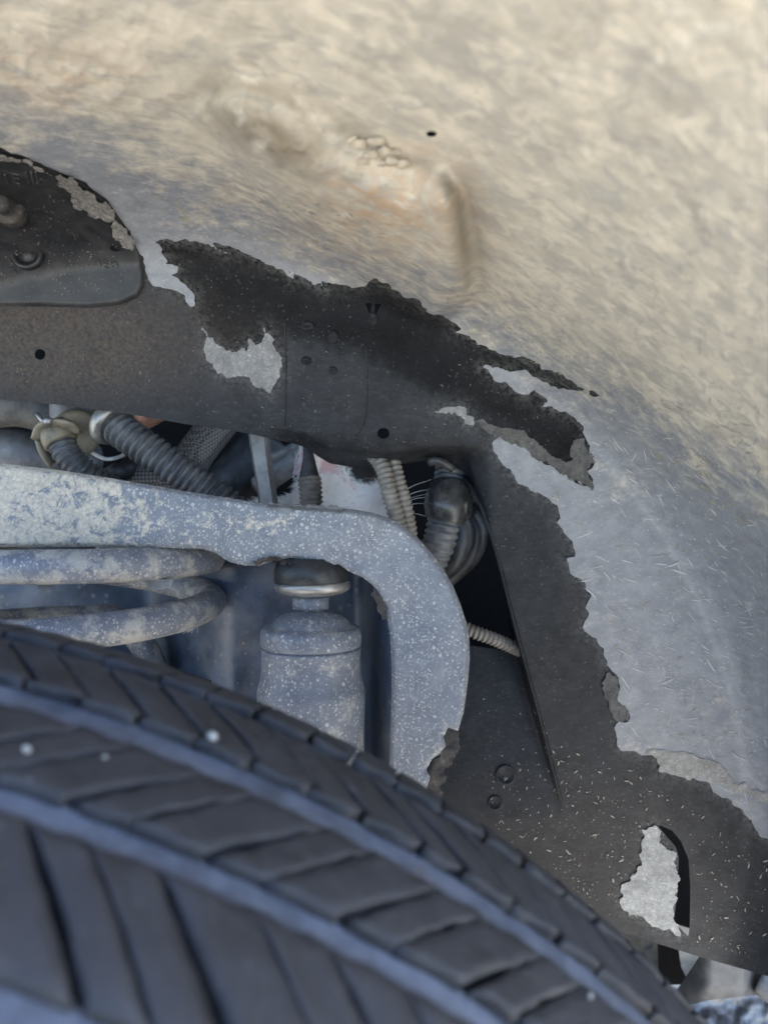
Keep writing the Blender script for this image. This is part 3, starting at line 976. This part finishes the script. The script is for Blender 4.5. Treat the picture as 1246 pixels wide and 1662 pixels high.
# ------------------------------------------------------------------ tyre
TC = np.array([-0.1945, 0.2758, -0.4099]); TR = .39
TA = np.array([0.07637, 0.96225, 0.26123]); TU = np.array([0.99687, -0.07912, 0.0]); TV = np.array([-0.02067, -0.26041, 0.96528])


def t_r(s): return TR - 1.2 * s * s - 255 * s ** 4


def T(phi, s, h=0.0):
    return TC + s * TA + (t_r(s) + h) * (math.sin(phi) * TU + math.cos(phi) * TV)


tyre = thing('car_tyre', 'black dusty car tyre with slanted sipes and blue grey circumferential grooves', 'tyre', TC + np.array([0, .1, -.39]))
DEP = .0042
prf = [(s, t_r(s) - .0072) for s in np.linspace(-.086, .086, 30)]
side = [(.093, .350), (.100, .330), (.104, .300), (.102, .270), (.092, .240), (.085, .222), (.06, .215)]
full = [(-s, r) for s, r in side[::-1]] + prf + side
NS = 180
v = []; f = []
for s, r in full:
    for k in range(NS):
        a = 2 * math.pi * k / NS
        v.append(TC + s * TA + r * (math.sin(a) * TU + math.cos(a) * TV))
for i in range(len(full) - 1):
    for k in range(NS):
        k2 = (k + 1) % NS
        f.append([i * NS + k, (i + 1) * NS + k, (i + 1) * NS + k2, i * NS + k2])
f += [[len(full) * 0 + k for k in range(NS)][::-1]] if False else []
for k in range(NS):
    k2 = (k + 1) % NS
    f.append([k, k2, (len(full) - 1) * NS + k2, (len(full) - 1) * NS + k])
obj('carcass', v, f, RUBBER, tyre)
for s0, s1 in ((.0470, .0563), (.0134, .0263), (-.0186, -.0087), (-.0563, -.0457)):
    v = []; f = []
    for i in range(7):
        s_ = s0 + (s1 - s0) * i / 6
        for k in range(360):
            a = 2 * math.pi * k / 360
            v.append(T(a, s_, -DEP + .0012 * abs(i - 3) / 3 + .0005 * math.sin(a * 91 + i) * math.sin(a * 37)))
    for i in range(6):
        for k in range(360):
            f.append([i * 360 + k, (i + 1) * 360 + k, (i + 1) * 360 + (k + 1) % 360, i * 360 + (k + 1) % 360])
    obj('groove_floor', v, f, GROOVE, tyre)


def block_mesh(s0, s1, left, right, ns=9, nf=4, edge=.00045):
    """tread block: left/right give the angle of its two sides at s"""
    v = []; f = []
    ss = np.linspace(s0, s1, ns)
    e = edge
    S = [s0, s0 + e] + list(ss[1:-1]) + [s1 - e, s1]
    n = len(S)
    for i, s in enumerate(S):
        l, r = left(s), right(s)
        m = e / TR
        row = [l, l + m] + list(np.linspace(l, r, nf + 1)[1:-1]) + [r - m, r]
        for j, p in enumerate(row):
            h = -.0005 if (i in (0, n - 1) or j in (0, len(row) - 1)) else 0.0
            v.append(T(p + jr.gauss(0, .00022) / TR * (3 if i in (0, n - 1) else 1), s + jr.gauss(0, .00022), h + .0004 * math.sin(p * 190 + s * 400)))
    w = nf + 3
    for i in range(n - 1):
        for j in range(w - 1):
            f.append([i * w + j, i * w + j + 1, (i + 1) * w + j + 1, (i + 1) * w + j])
    per = [j for j in range(w)] + [i * w + w - 1 for i in range(1, n)] + [(n - 1) * w + j for j in range(w - 2, -1, -1)] + [i * w for i in range(n - 2, 0, -1)]
    b = len(v)
    for q in per:
        i, j = divmod(q, w)
        s = S[i]; l, r = left(s), right(s)
        p = l if j == 0 else r if j == w - 1 else ([l, l + e / TR] + list(np.linspace(l, r, nf + 1)[1:-1]) + [r - e / TR, r])[j]
        v.append(T(p, s, -.0078))
    k = len(per)
    for a in range(k):
        c2 = (a + 1) % k
        f.append([per[c2], per[a], b + a, b + c2])
    return v, f


def line(p0, s0, slope, hook=0.0, hs=0.0):
    return lambda s: p0 + (s - s0) * slope + (hook if hook and s < hs else 0.0)


rest = MB()
jr = random.Random(3)
_pj = [jr.gauss(0, .0026) for _ in range(200)]
VIS = (0.10, 0.98)


def put(s0, s1, L, Rr):
    v, f = block_mesh(s0, s1, L, Rr)
    mid = .5 * (L((s0 + s1) / 2) + Rr((s0 + s1) / 2))
    if VIS[0] < mid < VIS[1]: obj('tread_block', v, f, RUBBER, tyre)
    else: rest.add(v, f)


N0, N1 = -9, 26
# rib next to the far shoulder, short straight slots
for n in range(N0 * 1, N1):
    w = .0014 / TR
    a0 = .232 + .0405 * n + _pj[n]; a1 = .232 + .0405 * (n + 1) + _pj[n + 1]
    put(.0555, .0845, (lambda s, a=a0, w=w: a + w / 2 + (s - .06) * .6), (lambda s, a=a1, w=w: a - w / 2 + (s - .06) * .6))
# second rib: slots slant across, closed by a small hook beside the wide groove
def wB(s, wide): return (.0020 if wide else .0012) / TR * (1.0 if s > .0275 else .9)
def cB(s, a): return a + (s - .026) * -2.5 - (.010 if s < .0265 else .0)
for n in range(N0, N1):
    a0 = .292 + .0405 * n + _pj[n + 40]; a1 = .292 + .0405 * (n + 1) + _pj[n + 41]
    w0, w1 = n % 2 == 0, (n + 1) % 2 == 0
    put(.0255, .0478, (lambda s, a=a0, w=w0: cB(s, a) + wB(s, w) / 2), (lambda s, a=a1, w=w1: cB(s, a) - wB(s, w) / 2))
# centre rib: long slots open to the near groove, short ones between them
def slotC(s, short):
    if short:
        return 0.0012 / TR if -.0085 < s < .0055 else .0001 / TR
    k = np.clip((.0110 - s) / .012, 0, 1)
    return (.0008 + .0019 * k ** 2) / TR if s < .0112 else .0001 / TR
for n in range(N0, N1):
    a0 = .415 + .0405 * n - (.007 if n % 2 else 0); a1 = .415 + .0405 * (n + 1) - (.007 if (n + 1) % 2 else 0)
    sh0, sh1 = n % 2 == 1, (n + 1) % 2 == 1
    cc = lambda s, a: a + (s - .0118) * 2.6 - .25 * abs(s - .0) * 0
    put(-.0095, .0142, (lambda s, a=a0, h=sh0: cc(s, a) + slotC(s, h) / 2), (lambda s, a=a1, h=sh1: cc(s, a) - slotC(s, h) / 2))
# rib below it: slanting slots, alternately wide and narrow
for n in range(N0, N1):
    a0 = .352 + .0435 * n + _pj[n + 80]; a1 = .352 + .0435 * (n + 1) + _pj[n + 81]
    ww = lambda s, wide: (.0030 if wide else .0012) / TR * np.clip((-.0185 - s) / .004, .05, 1)
    cd = lambda s, a: a + (s + .0219) * -2.45 - 3 * (s + .0219) ** 2
    put(-.0465, -.0178, (lambda s, a=a0, w=(n % 2 == 0): cd(s, a) + ww(s, w) / 2), (lambda s, a=a1, w=((n + 1) % 2 == 0): cd(s, a) - ww(s, w) / 2))
# near shoulder
for n in range(N0, N1):
    a0 = .36 + .0435 * n; a1 = a0 + .0435
    put(-.0845, -.0555, (lambda s, a=a0: a + .003 / TR + (s + .06) * .6), (lambda s, a=a1: a - .003 / TR + (s + .06) * .6))
o = rest.build('tread_block_rows', RUBBER, tyre)
o['kind'] = 'stuff'


# pebbles caught in the tread
def pebble(phi, s, r, h, label, seed):
    q = random.Random(seed)
    c = T(phi, s, h)
    bm = bmesh.new(); bmesh.ops.create_icosphere(bm, subdivisions=2, radius=r)
    k = [Vector((q.uniform(-1, 1), q.uniform(-1, 1), q.uniform(-1, 1))).normalized() for _ in range(6)]
    for vv in bm.verts:
        n = vv.co.normalized()
        vv.co *= .85 + sum(.15 * max(0, n.dot(j)) ** 2 for j in k)
    vs = [tuple(np.array(x.co) + c) for x in bm.verts]; fs = [[w.index for w in ff.verts] for ff in bm.faces]
    bm.free()
    return tag(obj('pebble', vs, fs, PEBBLE), label, 'pebble', 'pebbles caught in the tyre tread')


pebble(.412, .0290, .0016, .0002, 'white chip of stone wedged beside a slanted sipe of the tyre', 1)
pebble(.322, .0000, .0010, .0003, 'small round white pebble on the worn tyre rib by a short slot', 2)
pebble(.362, .0060, .0005, .0002, 'tiny pale pebble on the tyre rib next to the round white one', 3)
pebble(.700, .0110, .0008, .0002, 'pale stone lodged at the end of a tyre slot beside the wide groove', 5)

# ------------------------------------------------------------------ hoses and engine parts seen through the opening
def hose(name, label, cat, pts, r, mat, corr=.0, pitch=None, part='hose', seg=16, group=None, sharp=1.0, base=None, n=24):
    q = [P(*p) for p in pts]
    t = thing(name, label, cat, base if base is not None else q[-1], group)
    v, f = tube(q, r, seg, n, corr, pitch, True, sharp)
    obj(part, v, f, mat, t)
    return t


h1 = hose('coolant_hose', 'thick black corrugated hose pushed through a steel ring, slanting under the liner', 'hose', [(182, 686, .505), (215, 712, .50), (270, 750, .50), (330, 792, .505), (385, 835, .51), (420, 880, .53)], .0118, GREYHOSE, .22, .0048, 'corrugated_sleeve', 20, sharp=2.0)
a = P(182, 686, .505); b = P(215, 712, .50); dr = (b - a) / np.linalg.norm(b - a)
v, f = lathe([(-.006, .0105), (-.006, .0138), (-.003, .0158), (.001, .0162), (.0035, .0150), (.004, .0125), (.002, .0105)], a, dr, 36)
obj('steel_ring', v, f, STEEL, h1)
v, f = tube([P(188, 672, .52), P(222, 678, .53), P(260, 660, .56)], .010, 16, 14); obj('copper_elbow', v, f, COPPER, h1)
h2 = hose('heater_hose', 'black corrugated hose held by a tarnished brass clamp', 'hose', [(96, 712, .51), (112, 742, .508), (140, 768, .51), (180, 792, .52), (215, 815, .53)], .0094, GREYHOSE, .20, .0042, 'corrugated_sleeve', 18, sharp=2.0)
a = P(96, 712, .51); dr = P(112, 742, .508) - a; dr /= np.linalg.norm(dr)
v, f = lathe([(-.010, .0096), (-.010, .0112), (.003, .0112), (.004, .0100)], a, dr, 28); obj('hose_collar', v, f, BRASS, h2)
v, f = lathe([(-.0012, .008), (-.0012, .0150), (0, .0165), (.002, .0160), (.003, .0135), (.002, .008)], P(124, 703, .517), (.45, -.8, -.25), 32); obj('clamp_ring', v, f, BRASS, h2)
v, f = tube([P(62, 712, .506), P(70, 693, .502), P(92, 686, .50), P(115, 690, .502), P(120, 698, .506)], .0052, 12, 20, flat=.5); obj('clamp_band', v, f, BRASS, h2)
v, f = tube([P(60, 672, .50), P(70, 683, .498), P(82, 688, .498)], .0016, 8, 8); obj('clamp_ear', v, f, STEEL, h2)
v, f = lathe([(-.003, .0028), (.002, .0030), (.0035, .0022)], P(78, 684, .496), (.3, -.9, .2), 8); obj('clamp_screw', v, f, STEEL, h2)
v, f = tube([P(62, 700, .515), P(70, 730, .515), P(84, 752, .52)], .0068, 12, 12, flat=.4); obj('clamp_tail', v, f, BRASS, h2)
pp = thing('steel_pipe_stub', 'short dull steel pipe stub above the brass clamp', 'pipe', P(115, 690, .53))
v, f = tube([P(118, 640, .535), P(120, 690, .53)], .0155, 18, 6); obj('pipe', v, f, GREYPLATE, pp)
v, f = tube([P(148, 640, .53), P(146, 690, .53)], .005, 12, 6); obj('small_pipe', v, f, BRASS, pp)
hose('thin_wire', 'thin pale wire looping between the two corrugated hoses', 'wire', [(140, 725, .53), (152, 736, .528), (172, 745, .527), (192, 742, .53), (205, 735, .535)], .0014, WHITEPLASTIC, n=24, seg=8, part='wire')
hose('braided_hose', 'grey woven sleeve hose rising behind the thick corrugated hose', 'hose', [(380, 660, .58), (345, 700, .57), (315, 740, .56), (285, 790, .555)], .0135, BRAID, part='woven_sleeve', seg=20)
hose('wrapped_cable', 'dark woven cable lying behind the bracket below the corrugated hoses', 'cable', [(150, 800, .56), (200, 775, .555), (260, 776, .55), (330, 800, .55)], .011, BRAID, part='woven_sleeve', seg=18)
hose('rubber_elbow', 'smooth black rubber elbow between the two corrugated hoses', 'hose', [(165, 790, .545), (190, 768, .54), (208, 760, .545), (222, 745, .56)], .0075, BLACK, part='elbow', seg=14)
hose('engine_pipe', 'wide dusty pale pipe behind the brass clamp', 'pipe', [(-140, 690, .60), (-20, 722, .60), (60, 745, .61), (150, 760, .64)], .021, GREYPLATE, part='pipe', seg=24)
hose('crossmember', 'dark brown grey tube crossing under the liner edge', 'tube', [(-140, 690, .58), (-10, 668, .575), (60, 672, .58), (150, 720, .60)], .0125, plain('brown_grey_paint', (.10, .092, .082), .6, dust=.3), part='tube', seg=20)
hose('dark_engine_tube', 'dark fat tube deep behind the flat grey strut', 'tube', [(300, 860, .68), (390, 780, .67), (440, 720, .68)], .026, BLACK, part='tube', seg=24)
hose('grey_engine_tube', 'grey tube behind the flat strut, slanting up to the liner', 'tube', [(420, 790, .64), (465, 758, .63), (520, 715, .63)], .0095, GREYPLATE, part='tube', seg=18)
hose('grey_engine_line', 'thinner grey line running above the grey tube behind the strut', 'tube', [(430, 748, .64), (465, 734, .63), (520, 705, .63)], .005, GREYPLATE, part='tube', seg=14)

st = thing('flat_strut', 'flat grey metal strut standing upright behind the bracket', 'strut', P(435, 835, .50))
v = []
for (x, y) in ((402, 690), (438, 690), (452, 838), (420, 838)):
    v.append(P(x, y, .505))
mbx = MB()
prof2 = [(402, 690, 436), (405, 720, 438), (411, 760, 443), (418, 800, 449), (422, 840, 454)]
vv = []
for x0, y, x1 in prof2:
    for x, d in ((x0, .509), (x0 + 3, .505), (x1 - 9, .505), (x1 - 4, .508), (x1, .514), (x1, .520), (x0, .520)):
        vv.append(P(x, y, d))
ff = []
for i in range(len(prof2) - 1):
    for k in range(7):
        k2 = (k + 1) % 7
        ff.append([i * 7 + k, i * 7 + k2, (i + 1) * 7 + k2, (i + 1) * 7 + k])
ff.append(list(range(7))[::-1]); ff.append([(len(prof2) - 1) * 7 + k for k in range(7)])
obj('strut_bar', vv, ff, GREYPLATE, st, False)

bt = thing('bellows_boot', 'dusty corrugated rubber boot with a narrow plain neck standing before the white kitten', 'boot', P(505, 835, .50))
v, f = tube([P(502, 775, .502), P(504, 800, .50), P(506, 840, .50)], .0078, 18, 20, .17, .0030, sharp=1.5); obj('bellows', v, f, plain('dusty_brown_rubber', (.085, .078, .070), .6, dust=.35), bt)
v, f = tube([P(499, 722, .505), P(501, 752, .503), P(502, 778, .502)], [.0030, .0036, .0052, .0070], 16, 12); obj('neck', v, f, BLACK, bt)

for i, (xs, lab) in enumerate((([(606, 735, .505), (622, 762, .50), (632, 800, .497), (646, 850, .497), (655, 890, .50)], 'beige corrugated cable conduit touching the white fur of the kitten'),
                               ([(636, 735, .51), (642, 762, .505), (654, 805, .502), (664, 850, .502), (668, 890, .505)], 'beige corrugated cable conduit right beside the kitten whiskers'))):
    hose('cable_conduit', lab, 'conduit', xs, .0056 if i == 0 else .0047, TANHOSE, .2, .0034, 'conduit', 16, 'pair of beige conduits in front of the kitten', 1.6)

w = thing('wiring_loom', 'thick black corrugated wiring loom wrapped with glossy tape and straps', 'wiring loom', P(715, 935, .52))
v, f = tube([P(738, 730, .53), P(733, 765, .525), P(728, 800, .52), P(722, 840, .515), P(712, 885, .515), P(690, 935, .525)], .0118, 20, 20, .13, .0042, sharp=2.0); obj('corrugated_sleeve', v, f, GREYHOSE, w)
v, f = tube([P(731, 788, .520), P(729, 806, .517), P(727, 824, .515), P(722, 846, .515)], [.0135, .0160, .0165, .0135], 24, 16); obj('tape_wrap', v, f, plain('glossy_black_tape', (.028, .029, .032), .28, dust=.2), w)
v, f = tube([P(757, 740, .535), P(768, 780, .53), P(760, 815, .525)], .0070, 14, 14); obj('side_tube', v, f, BLACK, w)
v, f = tube([P(745, 845, .52), P(752, 870, .518), P(738, 905, .52), P(715, 930, .53)], .0105, 16, 16, flat=.7); obj('strap', v, f, BLACK, w)
v, f = tube([P(765, 835, .528), P(778, 865, .525), P(765, 905, .527), P(722, 945, .535)], .0078, 16, 18, flat=.7); obj('strap', v, f, BLACK, w)
v, f = tube([P(696, 750, .50), P(712, 748, .497), P(735, 760, .50)], .003, 8, 8); obj('clip_end', v, f, BLACK, w)

hose('small_corrugated_wire', 'short pale corrugated wire sleeve crossing behind the liner flange', 'wire sleeve', [(735, 1012, .515), (770, 1026, .51), (800, 1037, .51), (850, 1058, .515)], .0048, TANHOSE, .24, .0030, 'sleeve', 14, None, 1.6)

# ------------------------------------------------------------------ kitten
kit = thing('kitten', 'white kitten with pink ears and a dark patch hiding among engine hoses', 'kitten', P(480, 990, .60))


def ell(c, r, rot=None, sub=3):
    bm = bmesh.new(); bmesh.ops.create_icosphere(bm, subdivisions=sub, radius=1.0)
    M3 = rot or Matrix.Identity(3)
    vs = []
    for q in bm.verts:
        p = M3 @ Vector((q.co.x * r[0], q.co.y * r[1], q.co.z * r[2]))
        vs.append((p.x + c[0], p.y + c[1], p.z + c[2]))
    fs = [[x.index for x in ff.verts] for ff in bm.faces]
    bm.free()
    return vs, fs


H = P(560, 816, .560)
Rz = Matrix.Rotation(math.radians(-28), 3, 'Z')        # faces right and a little to the viewer


def hk(x, y, z):      # head frame: x forward (nose), y left of the head (away), z up
    q = Rz @ Vector((x, y, z))
    return H + np.array([q.x, q.y, q.z])


kb = MB()
kb.add(*ell(H, (.037, .033, .034), Rz))
kb.add(*ell(hk(.030, 0, -.010), (.016, .016, .012), Rz))            # muzzle
kb.add(*ell(hk(.014, -.018, -.010), (.016, .014, .015), Rz))        # cheeks
kb.add(*ell(hk(.014, .018, -.010), (.016, .014, .015), Rz))
kb.add(*ell(hk(.022, 0, .008), (.016, .011, .012), Rz))             # brow and nose bridge
kb.add(*ell(hk(-.030, 0, -.022), (.030, .029, .030), Rz))           # neck
kb.add(*ell(hk(-.066, .006, -.036), (.052, .036, .038), Rz))        # trunk
kb.add(*ell(hk(-.095, .010, -.046), (.038, .036, .038), Rz))        # haunch
for sy in (-1, 1):
    kb.add(*ell(hk(-.036, sy * .014 + .010, -.066), (.012, .012, .034), Rz))
    kb.add(*ell(hk(-.030, sy * .014 + .010, -.094), (.016, .011, .009), Rz))   # paws
    kb.add(*ell(hk(-.090, sy * .034, -.090), (.030, .012, .013), Rz))
kv, kf = tube([hk(-.14, 0, -.08), hk(-.17, .02, -.09), hk(-.18, .06, -.085)], [.010, .008, .005], 12, 14); kb.add(kv, kf)
raw = kb.build('body', FUR, kit)
md = raw.modifiers.new('rm', 'REMESH'); md.mode = 'VOXEL'; md.voxel_size = .0024
sm = raw.modifiers.new('sm', 'SMOOTH'); sm.iterations = 6; sm.factor = .6
dg = bpy.context.evaluated_depsgraph_get()
me2 = bpy.data.meshes.new_from_object(raw.evaluated_get(dg))
raw.modifiers.clear()
raw.data = me2
me2.polygons.foreach_set('use_smooth', [True] * len(me2.polygons))
nv = len(me2.vertices)
co = np.empty(nv * 3); me2.vertices.foreach_get('co', co); co = co.reshape(-1, 3)
no = np.empty(nv * 3); me2.vertices.foreach_get('normal', no); no = no.reshape(-1, 3)
PATCH = P(598, 762, .535)


def dark_of(c):
    d1 = np.linalg.norm((c - PATCH) / np.array([.013, .022, .010]), axis=1)
    d2 = np.linalg.norm((c - hk(-.10, 0, -.03)) / np.array([.04, .05, .03]), axis=1)
    return np.clip(1.25 - np.minimum(d1, d2) * .75, 0, 1)


at = me2.attributes.new('dark', 'FLOAT', 'POINT'); at.data.foreach_set('value', dark_of(co).astype(np.float32))
# fur: many fine tapering hairs leaning back over the coat
kr = np.random.default_rng(5)
NF = 26000
pick = kr.integers(0, nv, NF)
flow = np.array([*(Rz @ Vector((-1, 0, -.45)))])
root = co[pick] + kr.normal(0, .0008, (NF, 3))
nn = no[pick]
tang = flow[None] - nn * (nn @ flow)[:, None]
tang /= np.maximum(np.linalg.norm(tang, axis=1)[:, None], 1e-6)
dirn = nn * .55 + tang * .75 + kr.normal(0, .22, (NF, 3))
dirn /= np.linalg.norm(dirn, axis=1)[:, None]
ln = kr.uniform(.005, .0105, NF)[:, None]
sidev = np.cross(dirn, np.array([0, 1.0, 0]) + kr.normal(0, .2, (NF, 3)))
sidev /= np.maximum(np.linalg.norm(sidev, axis=1)[:, None], 1e-6)
hw = .00016
midp = root + dirn * ln * .55 + nn * ln * .06
tip = root + dirn * ln - nn * ln * .12
V = np.stack([root - sidev * hw, root + sidev * hw, midp + sidev * hw * .8, midp - sidev * hw * .8, tip], 1).reshape(-1, 3)
Q = []
for i in range(NF):
    b = 5 * i
    Q.append([b, b + 1, b + 2, b + 3]); Q.append([b + 3, b + 2, b + 4])
fo = obj('fur', V, Q, FUR, kit, True, {'dark': np.repeat(dark_of(root), 5)})
fo['kind'] = 'stuff'


def ear(sy, c_px):
    """cupped ear: pale fur outside, pink skin inside, turned to the viewer"""
    base = c_px
    o_v = []; i_v = []
    rows, cols = 9, 9
    for i in range(rows):
        t = i / (rows - 1)
        wdt = .0165 * (1 - t) ** .75 + .0006
        for j in range(cols):
            s = -1 + 2 * j / (cols - 1)
            x = s * wdt - .006 * t
            y = -.007 * s * s * (1 - t) + .0055 * (1 - t)
            z = .032 * t
            q = Matrix.Rotation(math.radians(-8 * sy), 3, 'Y') @ Vector((x, y, z))
            q = Matrix.Rotation(math.radians(-12 * sy), 3, 'Z') @ q
            o_v.append(base + np.array([q.x, q.y + .0012, q.z])); i_v.append(base + np.array([q.x * .96, q.y, q.z]))
    f = []
    for i in range(rows - 1):
        for j in range(cols - 1):
            f.append([i * cols + j, i * cols + j + 1, (i + 1) * cols + j + 1, (i + 1) * cols + j])
    e = obj('ear', i_v, f, PINK, kit)
    obj('ear_back', o_v, [q[::-1] for q in f], FUR, e, True, {'dark': np.zeros(len(o_v))}).matrix_parent_inverse = Matrix.Identity(4)
    return e


ear(1, P(541, 800, .530))
ear(-1, P(511, 775, .568))
# pale hairs growing out of the near ear and over its rim
tv = []; tf = []
for eb, cnt in ((P(541, 800, .530), 620), (P(511, 775, .568), 380)):
    for i in range(cnt):
        t_ = kr.uniform(-.1, 1) ** 1.0 if kr.random() < .5 else kr.uniform(-.1, .35)
        wd = .0165 * (1 - max(t_, 0)) ** .75
        sx_ = kr.choice([-1, 1]) * kr.uniform(.75, 1.05) if t_ > .3 else kr.uniform(-1, 1)
        a = eb + np.array([sx_ * wd - .006 * t_, kr.uniform(-.006, .001), .032 * t_])
        dvec = np.array([kr.normal(.05 - .3 * sx_, .35), kr.normal(-.25, .2), kr.normal(.75, .3)]); dvec /= np.linalg.norm(dvec)
        L_ = kr.uniform(.004, .010); sv = np.cross(dvec, (0, 1, 0)); sv /= np.linalg.norm(sv) + 1e-9
        b = len(tv)
        tv += [a - sv * .00016, a + sv * .00016, a + dvec * L_ * .6 + sv * .00012, a + dvec * L_ * .6 - sv * .00012, a + dvec * L_ + np.array([0.001, 0, -.001])]
        tf += [[b, b + 1, b + 2, b + 3], [b + 3, b + 2, b + 4]]
eh = obj('ear_hair', tv, tf, FUR, kit, True, {'dark': np.zeros(len(tv))})
eh['kind'] = 'stuff'
for sy in (-1, 1):
    v, f = ell(hk(.0285, sy * .0150, -.009), (.0036, .0046, .0034), Rz, 2); obj('eye', v, f, EYE, kit)
v, f = ell(hk(.0455, 0, -.006), (.0022, .0034, .0026), Rz, 2); obj('nose', v, f, PINK, kit)
mw = MB()
for k, (x, y) in enumerate([(700, 778), (708, 792), (713, 806), (712, 818), (706, 842), (698, 800)]):
    a = hk(.036, -.013, -.011 - .0012 * k) if k < 6 else hk(.036, .013, -.012)
    b = P(x, y, .525 + .004 * k)
    m_ = (a + b) / 2 + np.array([0, 0, .006])
    v, f = tube([a, m_, b], [.00030, .00026, .00012], 5, 14); obj('whisker', v, f, WHISKER, kit)

# ------------------------------------------------------------------ lower right: parts below the liner edge
sp = thing('skid_plate', 'dull grey bent metal plate under the lower liner edge', 'metal plate', P(1170, 1662, .46))


def skid_depth(px, py):
    px = np.asarray(px, float); py = np.asarray(py, float)
    return .560 + .05 * sstep(1160, 1085, px) ** 1.4 + .02 * sstep(1600, 1662, py) + .03 * sstep(1200, 1260, px)


sheet('bent_plate', [(1140, 1545), (1090, 1620), (1096, 1635), (1112, 1634), (1150, 1624), (1246, 1614), (1420, 1600), (1420, 1540)], plain('dark_grey_plate', (.085, .086, .087), .5, .1, dust=.3, dustcol=(.15, .145, .135)), skid_depth, 4, (), 0, .004, None, 24, sp)
al = thing('aluminium_cover', 'bright crumpled aluminium cover below the bent grey plate', 'metal cover', P(1180, 1700, .55))
sheet('crumpled_sheet', [(1080, 1600), (1240, 1590), (1420, 1590), (1420, 1760), (1060, 1760)], SHINY, lambda x, y: .635 + .012 * fbm(np.asarray(x, float), np.asarray(y, float), 34, 3, 71) - .04 * sstep(1600, 1760, y), 4, (), 0, .003, None, 24, al)
al2 = thing('foil_heat_shield', 'small strip of crumpled bright foil beside the tyre shoulder', 'heat shield', P(985, 1530, .53))
sheet('foil_strip', [(930, 1470), (985, 1490), (1006, 1530), (985, 1550), (940, 1530)], SHINY, lambda x, y: .575 + .02 * fbm(np.asarray(x, float), np.asarray(y, float), 16, 3, 72), 3, (), 0, .002, None, 24, al2)
ub = thing('underbody_panel', 'rough black underbody panel seen through the gap below the liner', 'underbody panel', P(1040, 1640, .60))
sheet('rough_panel', [(960, 1480), (1066, 1500), (1070, 1660), (990, 1660)], plain('rough_black_coating', (.014, .0135, .012), .6, dust=.5, dustcol=(.06, .056, .046), scale=180, bump=1.0), lambda x, y: .66 + .012 * fbm(np.asarray(x, float), np.asarray(y, float), 22, 4, 73), 4, (), 0, .003, None, 24, ub)
sheet('panel_edge', [(1095, 1500), (1160, 1520), (1120, 1600), (1105, 1570)], GREYPLATE, lambda x, y: .66 + 0 * np.asarray(x, float), 4, (), 0, .003, None, 24, ub)
gk = thing('grey_bracket_end', 'dusty grey rounded bracket end poking out under the liner edge', 'bracket', P(1240, 1615, .46))
v, f = tube([P(1236, 1592, .57), P(1256, 1606, .565), P(1296, 1630, .565)], .011, 14, 12); obj('bracket_end', v, f, GREYPLATE, gk)

# ------------------------------------------------------------------ stand the car on the ground
for o in list(COL.objects):
    if o.parent is None and o not in (cam, sun, GROUND):
        o.matrix_world = RIG @ Matrix.Translation(o.location)
